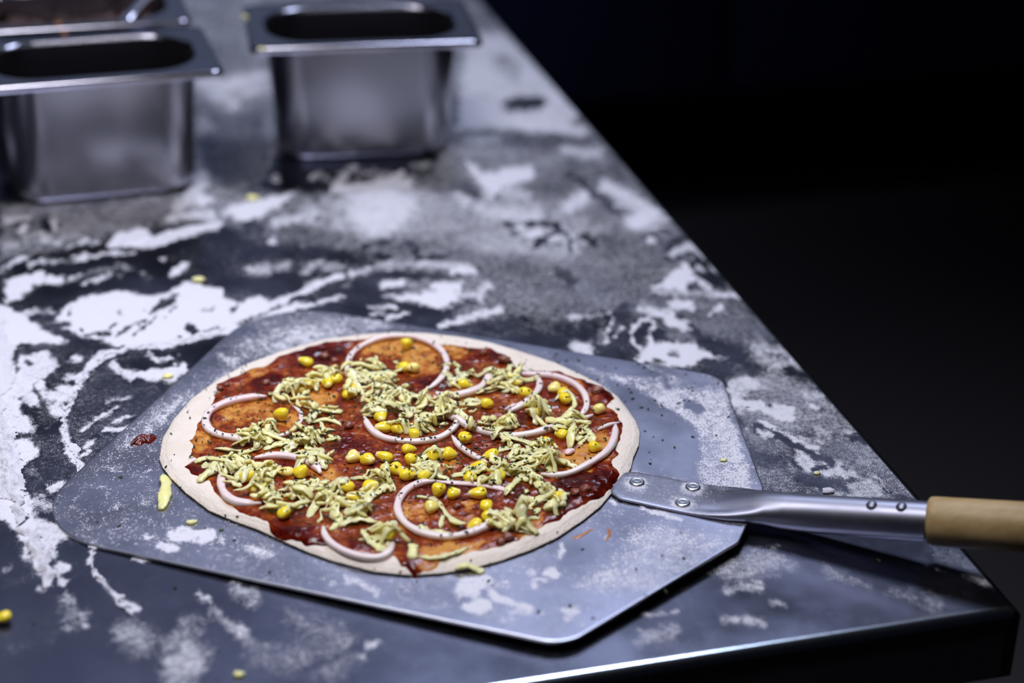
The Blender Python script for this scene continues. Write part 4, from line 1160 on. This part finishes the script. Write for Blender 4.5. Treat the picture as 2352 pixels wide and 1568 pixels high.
# ------------------------------------------------------------------ pizza base
dr = resample(np.array(DOUGH_RIM) / 1000, 420); pc = dr.mean(0)
pizza = empty('pizza', (pc[0], pc[1], TZ)); tag(pizza, 'unbaked round pizza with tomato sauce on the floured metal peel', 'pizza')
DTH = .0046
def dough_prof(r):      # height above the blade as a share of the thickness, r = 0..1
    return np.where(r < .93, .80 + .20 * smoothstep(.80, .93, r), 1 - ((r - .93) / .07) ** 2.4 * .72)
rr = np.concatenate([np.linspace(.004, .9, 90), np.linspace(.905, 1.0, 26)])
D2 = np.array([pc + (dr - pc) * r for r in rr])
zz = blade_z(D2[..., 0], D2[..., 1]) + DTH * dough_prof(rr)[:, None] + (fbm(D2[..., 0] * 55, D2[..., 1] * 55, 31) - .5) * .0014 * (rr < .97)[:, None]
V = np.stack([D2[..., 0] - pc[0], D2[..., 1] - pc[1], zz], -1).reshape(-1, 3)
n = 420; bot = V[-n:].copy(); bot[:, :2] *= .988; bot[:, 2] = blade_z(bot[:, 0] + pc[0], bot[:, 1] + pc[1]) + .0002
F = np.concatenate([grid_faces(n, len(rr), True), np.stack([len(V) - n + np.arange(n), len(V) - n + (np.arange(n) + 1) % n, len(V) + (np.arange(n) + 1) % n, len(V) + np.arange(n)], -1)])
mesh('dough', np.concatenate([V, bot]), F, M_DOUGH, pizza)
# radial lookup of the dough rim, used for the sauce and for resting things on top
ang = np.arctan2(dr[:, 1] - pc[1], dr[:, 0] - pc[0]); od = np.argsort(ang); angs = ang[od]; rads = np.hypot(*(dr - pc).T)[od]
def rim_r(x, y):
    return np.hypot(x - pc[0], y - pc[1]) / np.interp(np.arctan2(y - pc[1], x - pc[0]), angs, rads, period=2 * np.pi)
def dough_z(x, y):
    r = rim_r(x, y); return blade_z(x, y) + np.where(r <= 1, DTH * dough_prof(np.clip(r, 0, 1)), 0)
sr = resample(np.array(SAUCE_RIM) / 1000, 720); sc_ = pc
t = np.arange(720)
jit = .985 + (fbm(t / 9, t * 0 + 3, 41, 3) - .5) * .06
sr = sc_ + (sr - sc_) * jit[:, None]
rr = np.concatenate([np.linspace(.004, .95, 150), np.linspace(.956, 1.0, 12)])
S2 = np.array([sc_ + (sr - sc_) * r for r in rr]); sx_, sy_ = S2[..., 0], S2[..., 1]
dep = paint(sx_ + (fbm(sx_ * 140, sy_ * 140, 42) - .5) * .012, sy_ + (fbm(sx_ * 140, sy_ * 140, 43) - .5) * .016, SAUCE_DEPTH, .48)
thick = (.0003 + .0011 * dep + .0009 * np.clip(fbm(sx_ * 230, sy_ * 230, 44, 3) - .42, 0, 1) * 1.7) * np.minimum(1, (1 - rr)[:, None] / .03) ** .6
sz = np.where(rim_r(sx_, sy_) <= 1, dough_z(sx_, sy_), blade_z(sx_, sy_)) + (fbm(sx_ * 55, sy_ * 55, 31) - .5) * .0014 + thick + .00012
V = np.stack([sx_ - pc[0], sy_ - pc[1], sz], -1).reshape(-1, 3)
mesh('sauce', V, grid_faces(720, len(rr), True), M_SAUCE, pizza, attrs={'depth': np.clip(dep, 0, 1).ravel()})

# ------------------------------------------------------------------ height map so that toppings rest on what lies below them
HS = .0006; hx0, hy0 = pc[0] - .18, pc[1] - .18; HN = 600
hgx, hgy = np.meshgrid(hx0 + np.arange(HN) * HS, hy0 + np.arange(HN) * HS)
HM = dough_z(hgx, hgy) + .0009 * (rim_r(hgx, hgy) < .9)
def hm_at(x, y, r=1):
    i = int(round((x - hx0) / HS)); j = int(round((y - hy0) / HS))
    return HM[max(0, j - r):j + r + 1, max(0, i - r):i + r + 1]
def stamp(x, y, r, z):
    i = int(round((x - hx0) / HS)); j = int(round((y - hy0) / HS)); k = int(math.ceil(r / HS))
    a = HM[max(0, j - k):j + k + 1, max(0, i - k):i + k + 1]
    yy, xx = np.ogrid[max(0, j - k) - j:j + k + 1 - j, max(0, i - k) - i:i + k + 1 - i]
    m = (xx[:, :a.shape[1]] ** 2 + yy[:a.shape[0]] ** 2) <= (r / HS) ** 2
    a[m] = np.maximum(a[m], z)

def sweep(path, hw, hh, n=10, p=2.6, taper=None, twist=None, extra=None):
    """closed tube with a rounded rectangular section; returns verts, faces, section angle per vertex"""
    path = np.asarray(path); m = len(path)
    tan = np.gradient(path, axis=0); tan /= np.linalg.norm(tan, axis=1)[:, None] + 1e-12
    side = np.cross(np.array([0, 0, 1.0]), tan); side /= np.linalg.norm(side, axis=1)[:, None] + 1e-9
    up = np.cross(tan, side)
    V = []; A = np.linspace(0, 2 * np.pi, n, endpoint=False)
    cy, cz = supers(n, 1, 1, p)
    for i in range(m):
        k = 1 if taper is None else taper[i]
        s, u = side[i], up[i]
        if twist is not None:
            ct, st = math.cos(twist[i]), math.sin(twist[i]); s, u = s * ct + u * st, u * ct - s * st
        V.append(path[i] + np.outer(cy * hw * k, s) + np.outer(cz * hh * (k if taper is not None else 1), u))
    F = [tuple(f) for f in grid_faces(n, m, True)] + [tuple(range(n))[::-1], tuple(range((m - 1) * n, m * n))]
    return np.concatenate(V), F, np.tile(cy, m)
def smooth_path(P, n):
    P = np.asarray(P, float)
    if len(P) > 2:
        for _ in range(3):
            Q = [P[0]]
            for a, b in zip(P[:-1], P[1:]): Q += [a * .75 + b * .25, a * .25 + b * .75]
            P = np.array(Q + [P[-1]])
    d = np.r_[0, np.cumsum(np.linalg.norm(np.diff(P, axis=0), axis=1))]
    t = np.linspace(0, d[-1], n)
    return np.stack([np.interp(t, d, P[:, k]) for k in range(2)], -1), d[-1]
def blur1(z, k):
    zp = np.pad(z, k, mode='edge'); return np.convolve(zp, np.ones(2 * k + 1) / (2 * k + 1), 'valid')

# onions
for pts, hw, hh, pk, lab in ONIONS:
    L0 = np.array(pts) / 1000
    xy, L = smooth_path(L0, max(14, int(np.hypot(*np.diff(L0, axis=0).T).sum() / .0022)))
    hw *= .92 / 1000; hh *= .88 / 2000
    z0 = np.array([np.mean(hm_at(x, y, 2)) for x, y in xy]); z0 = np.maximum(blur1(z0, 3), z0 - .0006)
    z = z0 + hh * .96 + (fbm(np.arange(len(xy)) / 9, np.zeros(len(xy)) + L * 100, 51) - .5) * .0012
    tp = np.minimum(1, .35 + np.minimum(np.arange(len(xy)), np.arange(len(xy))[::-1]) / 5) * (.78 + .5 * fbm(np.arange(len(xy)) / 5, np.zeros(len(xy)) + L * 70, 52, 2))
    path = np.c_[xy, z]
    V, F, cy = sweep(path, hw * 1.1, hh, 14, 3.2, tp)
    cen_ = xy.mean(0); V[:, 2] += 0
    org = np.array([cen_[0], cen_[1], z0.min()])
    outer = np.sign(np.cross(xy[1] - xy[0], xy[-1] - xy[0])) or 1
    pink = np.clip(pk * .7 + .75 * smoothstep(.45, 1.0, cy * outer) + .15 * np.sin(np.arange(len(cy)) * .01), 0, 1)
    o = mesh('onion_ring', V - org, F, M_ONION, loc=(*org[:2], TZ + org[2]), attrs={'pink': pink})
    tag(o, lab, 'onion', 'red onion rings on the pizza')
    for (x, y), zz_ in zip(xy, z): stamp(x, y, hw, zz_ + hh)

# corn kernels
def kernel_mesh(style, pale, r):
    nu, nv = 18, 13; sx, sy, sz = [(.0045, .0041, .0034), (.0041, .0037, .0046), (.0053, .0036, .0032)][style]
    V = []; pl = []
    for j in range(nv):
        th = math.pi * (j / (nv - 1)); ax_ = -math.cos(th)                     # -1 tip .. 1 crown
        rad_ = max(1e-4, math.sin(th)) ** .62
        wdt = .62 + .38 * smoothstep(-1, .5, ax_)
        for i in range(nu):
            a = 2 * math.pi * i / nu; c, s = math.cos(a), math.sin(a)
            cc = math.copysign(abs(c) ** .8, c); ss = math.copysign(abs(s) ** .8, s)
            dent = 1 - .10 * math.exp(-((ax_ - 1) / .25) ** 2)
            V.append((ax_ * sx * dent, cc * rad_ * sy * wdt, ss * rad_ * sz * wdt)); pl.append(max(pale * .6, float(smoothstep(-.45, -.95, ax_))))
    V = np.array(V) * r
    V += (np.stack([fbm(V[:, 1] * 400, V[:, 2] * 400, 61 + k) for k in range(3)], -1) - .5) * .0009
    F = [tuple(f) for f in grid_faces(nu, nv, True)]
    return V, F, np.clip(pl, 0, 1)
def place_kernel(x, y, style, pale, lab, group, z=None):
    r = random.uniform(.90, 1.06)
    V, F, pl = kernel_mesh(style, pale, r)
    az = random.uniform(0, 2 * math.pi); pit = random.uniform(-.35, .35) if style != 1 else math.pi / 2 * random.choice((.75, .9)); rol = random.uniform(-.5, .5)
    if style == 2: az = random.choice((0, math.pi)) + random.uniform(-.5, .5)
    R = np.array(Matrix.Rotation(az, 3, 'Z') @ Matrix.Rotation(-pit, 3, 'Y') @ Matrix.Rotation(rol, 3, 'X'))
    V = V @ R.T
    zb = float(np.percentile(hm_at(x, y, 4), 60)) if z is None else z
    zc = zb - V[:, 2].min() - .0006
    o = mesh('corn_kernel', V, F, M_CORN, loc=(x, y, TZ + zc), attrs={'pale': pl})
    tag(o, lab, 'corn kernel', group)
    if z is None: stamp(x, y, .0034, zc + V[:, 2].max() - .001)
for x, y, st_, pale, lab in KERNELS:
    place_kernel(x / 1000, y / 1000, st_, pale, lab, 'corn kernels on the pizza')

# ground meat
def lump_mesh(r, seed, flat=.75):
    nu, nv = 16, 10; V = []
    for j in range(nv):
        th = math.pi * j / (nv - 1)
        for i in range(nu):
            a = 2 * math.pi * i / nu
            d = (math.sin(th) * math.cos(a), math.sin(th) * math.sin(a), math.cos(th))
            k = .62 + .75 * float(fbm(d[0] * 1.6 + seed, d[1] * 1.6 + d[2] * 1.3, seed % 40, 3))
            V.append((d[0] * k, d[1] * k, d[2] * k * flat))
    return np.array(V) * r, [tuple(f) for f in grid_faces(nu, nv, True)]
for i, (x, y, s, lab) in enumerate(MEAT):
    x, y = x / 1000, y / 1000; V, F = lump_mesh(s / 2000 * 1.05, 70 + i)
    zb = float(np.mean(hm_at(x, y, 3)))
    o = mesh('meat_crumb', V, F, M_MEAT, loc=(x, y, TZ + zb - V[:, 2].min() * .75)); tag(o, lab, 'ground meat', 'ground meat crumbs on the pizza')
    stamp(x, y, s / 2600, zb + V[:, 2].max())

# grated cheese
def shred(xy, hw, hh, lab, group, lift=None, into=None):
    z0 = np.array([np.percentile(hm_at(x, y, 2), 70) for x, y in xy])
    z = np.maximum(blur1(z0, 2), z0 - .0010) + hh * .85
    if lift is not None: z = z + lift
    m = len(xy); e = np.minimum(np.arange(m), np.arange(m)[::-1]) / (m - 1)
    tp = np.minimum(1, .45 + e * 5) * (1 + (fbm(np.arange(m) / 1.6, np.zeros(m) + random.random() * 90, 81) - .5) * .9)
    tw = np.linspace(random.uniform(-.6, .35), random.uniform(-.35, .6), m)
    V, F, _ = sweep(np.c_[xy, z], hw, hh, 8, 2.8, tp, tw)
    V += (np.stack([fbm(V[:, 0] * 700, V[:, 1] * 700 + V[:, 2] * 900, 83 + k, 2) for k in range(3)], -1) - .5) * .0017
    if into is not None:
        n0 = sum(len(v) for v, f in into); into.append((V, [tuple(i + n0 for i in f) for f in F]))
        for (x, y), a in zip(xy, z): stamp(x, y, hw * .8, a + hh * .5)
        return
    org = np.array([*xy[m // 2], z0.min()])
    o = mesh('cheese_shred', V - org, F, M_CHEESE, loc=(*org[:2], TZ + org[2])); tag(o, lab, 'grated cheese', group)
    for (x, y), a in zip(xy, z): stamp(x, y, hw * .8, a + hh * .7)
    return o
for pts, hw, hh, lab in STRANDS:
    P = np.array(pts) / 1000; xy, L = smooth_path(P, 14)
    shred(xy, hw * 1.15 / 1000, hh / 2000, lab, 'single cheese strands on the pizza', np.sin(np.linspace(0, np.pi, 14)) * .0012)
for cx, cy, rx, ry, cnt, lab in CHEESE_HEAPS:
    for k in range(cnt):
        a = random.uniform(0, 2 * math.pi); q = math.sqrt(random.random())
        p = np.array([cx, cy]) / 1000 + RX * (q * math.cos(a) * rx / 1000) + RY * (q * math.sin(a) * ry / 1000)
        L = random.choice((.006, .009, .013, .018, .023)) * random.uniform(.85, 1.15)
        az = random.gauss(YAW, .8); bend = random.uniform(-1.7, 1.7)
        m = 10; s = np.linspace(-.5, .5, m); th = az + bend * s
        xy = p + np.cumsum(np.c_[np.cos(th), np.sin(th)] * L / (m - 1), axis=0); xy += p - xy[m // 2]
        arch = np.cos(s * np.pi) * random.uniform(0, .0034) if random.random() < .6 else s * random.uniform(-.006, .006) + .0015
        hw = random.uniform(.0014, .0029); hh = random.uniform(.00045, .00085)
        shred(xy, hw, hh, lab, 'grated cheese: ' + lab.replace('cheese shred', 'heap').replace('cheese scrap', 'heap').replace('cheese ribbon', 'heap').replace('cheese lump', 'heap').replace('cheese knot', 'heap'), arch)

# the countless short bits between the shreds
bits = []
for cx, cy, rx, ry, cnt, lab in CHEESE_HEAPS:
    for k in range(int(cnt * .8)):
        a = random.uniform(0, 2 * math.pi); q = math.sqrt(random.random()) * 1.15
        p = np.array([cx, cy]) / 1000 + RX * (q * math.cos(a) * rx / 1000) + RY * (q * math.sin(a) * ry / 1000)
        L = random.uniform(.0045, .0110); az = random.uniform(0, 6.28); bend = random.uniform(-1.5, 1.5)
        m = 6; s = np.linspace(-.5, .5, m); th = az + bend * s
        xy = p + np.cumsum(np.c_[np.cos(th), np.sin(th)] * L / (m - 1), axis=0); xy += p - xy[m // 2]
        shred(xy, random.uniform(.0007, .0016), random.uniform(.0005, .0009), None, None, s * random.uniform(-.004, .004) + .0008, bits)
o = mesh('cheese_bits', np.concatenate([v for v, f in bits]) - np.array([pc[0], pc[1], 0]), [f for v, ff in bits for f in ff], M_CHEESE, loc=(pc[0], pc[1], TZ))
tag(o, 'tiny grated cheese bits filling the heaps between the longer shreds', 'grated cheese', kind='stuff')

# crumbs fallen beside the pizza
for i, (x, y, s, kd, lab) in enumerate(CRUMBS):
    x, y = x / 1000, y / 1000
    on = 0 if i not in (1, 2) else blade_z(x, y)
    if kd == 'corn': place_kernel(x, y, 2, 0, lab, None, z=.0008); continue
    V, F = lump_mesh(s / 2000, 120 + i, .55); V[:, 0] *= 1.5
    o = mesh({'cheese': 'cheese_crumb', 'dough': 'dough_flake'}[kd], V, F, M_CHEESE if kd == 'cheese' else M_FLOUR, loc=(x, y, TZ + on - V[:, 2].min() * .8))
    o.rotation_euler[2] = random.uniform(-.6, .6); tag(o, lab, 'crumb')

# sauce drop and oily smears on the blade
def puddle(name, pts, hmax, mat, lab, cat):
    P = resample(np.array(pts) / 1000, 60); c = P.mean(0); rr = np.linspace(.02, 1, 9); V = []
    for r in rr:
        q = c + (P - c) * r
        for x, y in q: V.append((x - c[0], y - c[1], blade_z(x, y) + hmax * (1 - r ** 2.5) * (.6 + .8 * float(fbm(x * 500, y * 500, 91))) + .0001))
    o = mesh(name, V, [tuple(f) for f in grid_faces(60, 9, True)], mat, loc=(c[0], c[1], TZ)); return tag(o, lab, cat)
puddle('sauce_drop', SAUCE_DROP, .0028, M_SPOT, 'dark red drop of tomato sauce on the peel left of the pizza', 'sauce')
puddle('sauce_smear', SMEARS[0], .0003, M_SMEAR, 'thin orange sauce streak on the peel below the riveted socket', 'sauce')
puddle('sauce_smear', SMEARS[1], .0003, M_SMEAR, 'short curved orange smear on the peel, right of the thin streak', 'sauce')

# ------------------------------------------------------------------ steel pans at the back
M_MINCE = simple('cooked_mince', (.045, .016, .011), .45, 0, 300, .7, .0012, spec=.4)
M_PAN_SHADE = simple('pan_shade', (.004, .0025, .0022), .9, 0, 200, .3, .001, spec=.0)  # near-black colour standing in for the shade inside the pans
def rrect(hx_, hy_, r, n=10):
    out = []
    for sx, sy, a0 in ((1, 1, 0), (-1, 1, 90), (-1, -1, 180), (1, -1, 270)):
        for k in range(n + 1):
            a = math.radians(a0 + 90 * k / n); out.append((sx * (hx_ - r) + r * math.cos(a), sy * (hy_ - r) + r * math.sin(a)))
    return np.array(out)
def make_pan(cx, cy, rz, label):
    root = empty('steel_pan', (cx, cy, TZ), math.radians(rz)); tag(root, label, 'steel pan', 'steel food pans at the back of the table')
    n = 44
    def loops(L):
        return np.concatenate([np.c_[rrect(a, b, r), np.full(n, z)] for a, b, r, z in L]), grid_faces(n, len(L), True)
    # body: outside up, over the top edge, inside down
    lerp = lambda A, B, ks: [tuple(p + (q - p) * k for p, q in zip(A, B)) for k in ks]
    b0, b1 = (.0678, .0356, .0262, .0090), (.0735, .0408, .0345, .0972)
    i0, i1 = (.0728, .0401, .0345, .0975), (.0680, .0358, .0262, .0095)
    ext = [(.052, .020, .014, .0002), (.0600, .0280, .0190, .0002)] + [(.0605 + .0070 * math.sin(k), .0283 + .0070 * math.sin(k), .0195 + .006 * math.sin(k), .0002 + .0070 * (1 - math.cos(k))) for k in np.radians((8, 20, 34, 48, 62, 76, 86))] + [b0] + lerp(b0, b1, (.02, .25, .5, .75, .98)) + [b1, (.0737, .0410, .035, .0984)]
    inn = [(.0730, .0403, .0346, .0984), i0] + lerp(i0, i1, (.02, .25, .5, .75, .98)) + [i1, (.0668, .0347, .025, .0050), (.065, .033, .0225, .0026), (.060, .028, .019, .0018)]
    P, F = loops(ext + inn); F = [tuple(f) for f in F] + [tuple(range(n))[::-1], tuple(range((len(ext + inn) - 1) * n, len(ext + inn) * n))]
    mesh('pan_body', P, F, M_PAN, root)
    # flat rim with a stepped shoulder, raised bead and turned-down lip
    A = [(.0727, .0400, .0346, .0968), (.0729, .0402, .0347, .0978), (.0733, .0406, .0350, .0990), (.0738, .0410, .0351, .0996), (.0745, .0415, .0352, .0999), (.0750, .0420, .0352, .1000), (.0775, .0440, .034, .1000), (.0800, .0462, .022, .1000),
         (.0835, .0496, .0085, .1003), (.0862, .0522, .0080, .1004), (.0874, .0534, .0078, .0998), (.0880, .0540, .0075, .0985), (.0880, .0540, .0075, .0952), (.0874, .0534, .007, .0950), (.0870, .0530, .007, .0985), (.079, .045, .025, .0985), (.0740, .0412, .035, .0975)]
    P, F = loops(A); mesh('pan_rim', P, F, M_RIM, root)
    return root
make_pan(-.1945, .7115, -6.0, 'steel food pan on the right, standing alone near the table edge')
make_pan(-.4020, .6745, 1.0, 'steel food pan at front left with its inside shaded black')
p3 = make_pan(-.4080, .7985, -0.5, 'steel food pan at back left, holding ground meat and a spoon')
for x, y, rz, lab in ((-.1945, .7115, -6, 'added black sheet shading the inside of the right steel pan'), (-.4020, .6745, 1, 'added black sheet shading the inside of the front left steel pan')):  # black sheets added inside two pans to keep them dark
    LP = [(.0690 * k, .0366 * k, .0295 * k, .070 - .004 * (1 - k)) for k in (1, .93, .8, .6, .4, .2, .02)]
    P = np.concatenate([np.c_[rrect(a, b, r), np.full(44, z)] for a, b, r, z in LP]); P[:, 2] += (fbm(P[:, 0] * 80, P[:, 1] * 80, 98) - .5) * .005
    o = mesh('pan_shade', P, grid_faces(44, len(LP), True), M_PAN_SHADE, loc=(x, y, TZ)); o.rotation_euler[2] = math.radians(rz); tag(o, lab, 'shade sheet', kind='stuff')
# ground meat filling of the rear pan
gxm, gym = np.linspace(-.070, .070, 90), np.linspace(-.0375, .0375, 50)
A_, B_ = np.meshgrid(gxm, gym); r_ = np.maximum(np.abs(A_) / .0705, (np.abs(B_) / .038))
ins = ((np.maximum(np.abs(A_) - .040, 0)) ** 2 + (np.maximum(np.abs(B_) - .008, 0)) ** 2) < .0285 ** 2
Z_ = .074 + .022 * (fbm(A_ * 60, B_ * 60, 95, 4) - .4) + .010 * fbm(A_ * 190, B_ * 190, 96, 3)
cell = ins[:-1, :-1] & ins[1:, :-1] & ins[:-1, 1:] & ins[1:, 1:]
q = grid_faces(90, 50)[np.nonzero(cell.ravel())[0]]; used, inv = np.unique(q, return_inverse=True)
o = mesh('minced_meat', np.c_[A_.ravel(), B_.ravel(), Z_.ravel()][used], inv.reshape(-1, 4), M_MINCE, loc=(-.4080, .7985, TZ))
tag(o, 'dark cooked minced meat filling the back left steel pan', 'minced meat', kind='stuff')
# spoon leaning in the rear pan
so = np.array([-.3650, .8010, .0870])
sp = empty('serving_spoon', (so[0], so[1], TZ + so[2])); tag(sp, 'steel spoon with its handle leaning out of the back left pan', 'spoon')
s = np.linspace(0, 1, 26)
path = np.array([[np.interp(k, (0, .16, .32, .55, 1), c) for c in ((-.392, -.3785, -.3645, -.343, -.290), (.762, .7810, .8015, .835, .915), (.070, .0790, .0880, .0975, .1200))] for k in s]) - so
V, F, _ = sweep(path, .0058, .0011, 12, 3, .7 + .5 * s); mesh('spoon_handle', V, F, M_RIM, sp)
nu, nv = 24, 9; V = []
for j in range(nv):
    r = j / (nv - 1)
    for i in range(nu):
        a = 2 * math.pi * i / nu; V.append((-.034 + .022 * max(r, .02) * math.cos(a), -.014 + .015 * max(r, .02) * math.sin(a), -.0255 - .006 * (1 - r * r)))
mesh('spoon_bowl', V, [tuple(f) for f in grid_faces(nu, nv, True)], M_RIM, sp)
# crumbs stuck to pan rims
for x, y, z, s_, lab in ((-.2790, .664, .0995, 5, 'yellow cheese crumb on the near left corner of the right pan rim'), (-.2795, .742, .100, 5, 'yellow cheese crumb on the left side of the right pan rim'),
                         (-.418, .7285, .1, 4.5, 'orange crumb on the far rim of the front left pan'), (-.4205, .752, .1, 5, 'orange crumb on the near rim of the back left pan')):
    V, F = lump_mesh(s_ / 2000, int(x * -1000) % 60 + 3, .5); o = mesh('food_crumb', V, F, M_CHEESE if 'yellow' in lab else M_SMEAR, loc=(x, y, TZ + z - V[:, 2].min() * .8)); tag(o, lab, 'crumb')

# ------------------------------------------------------------------ dried herbs sprinkled over the pizza and the peel
V = []; F = []
def flake(x, y, z, s, tiltmax):
    n0 = len(V); k = random.choice((3, 4, 4, 5)); a0 = random.uniform(0, 6.28)
    M = Matrix.Rotation(random.uniform(-tiltmax, tiltmax), 3, 'X') @ Matrix.Rotation(random.uniform(-tiltmax, tiltmax), 3, 'Y')
    st = random.uniform(1.0, 2.6); R = Matrix.Rotation(random.uniform(0, 6.28), 3, 'Z')
    top, bot_ = [], []
    for i in range(k):
        a = a0 + 6.283 * i / k; r = s * random.uniform(.6, 1.1)
        p = R @ (M @ Vector((r * st * math.cos(a), r * math.sin(a), s * random.uniform(-.15, .25))))
        top.append((x + p.x, y + p.y, z + p.z + .0003)); bot_.append((x + p.x, y + p.y, z + p.z + .00012))
    V.extend(top); V.extend(bot_)
    F.append(tuple(range(n0, n0 + k))); F.append(tuple(range(n0 + 2 * k - 1, n0 + k - 1, -1)))
    for i in range(k): F.append((n0 + i, n0 + k + i, n0 + k + (i + 1) % k, n0 + (i + 1) % k))
cnt = 0
while cnt < 2300:
    a = random.uniform(0, 6.283); r = 1.03 * math.sqrt(random.random())
    if r > 1.02: continue
    R_ = np.interp(a, angs, rads, period=2 * np.pi) * r; x, y = pc[0] + R_ * math.cos(a), pc[1] + R_ * math.sin(a)
    if r > .86 and random.random() < .8: continue
    if random.random() > 1.25 - r: continue
    if random.random() > .25 + 1.2 * float(fbm(x * 38, y * 38, 97)) ** 2 * 1.6: continue
    flake(x, y, float(np.percentile(hm_at(x, y, 1), 80)) + .0002, random.uniform(.00036, .00098), .7); cnt += 1
for k in range(330):
    if random.random() < .6: u, v = random.uniform(-.30, -.02), random.uniform(.03, .15)
    else: u, v = random.uniform(-.32, .03), random.uniform(-.145, .145)
    x, y = uv2xy(u, v)
    if rim_r(x, y) < 1.02: continue
    flake(x, y, blade_z(x, y) + .0002, random.uniform(.0004, .0010), .35)
for k in range(60):
    x, y = random.uniform(-.5, -.02), random.uniform(.05, .5); u = (x - PO[0]) * AX[0] + (y - PO[1]) * AX[1]; v = (x - PO[0]) * NX[0] + (y - PO[1]) * NX[1]
    if -.335 < u < .05 and abs(v) < .16: continue
    flake(x, y, .0004, random.uniform(.0005, .0014), .3)
o = mesh('dried_herbs', np.array(V) - np.array([pc[0], pc[1], 0]), F, M_HERB, smooth=False, loc=(pc[0], pc[1], TZ))
tag(o, 'dark green dried herb flakes sprinkled over the pizza and the peel', 'herbs', kind='stuff')
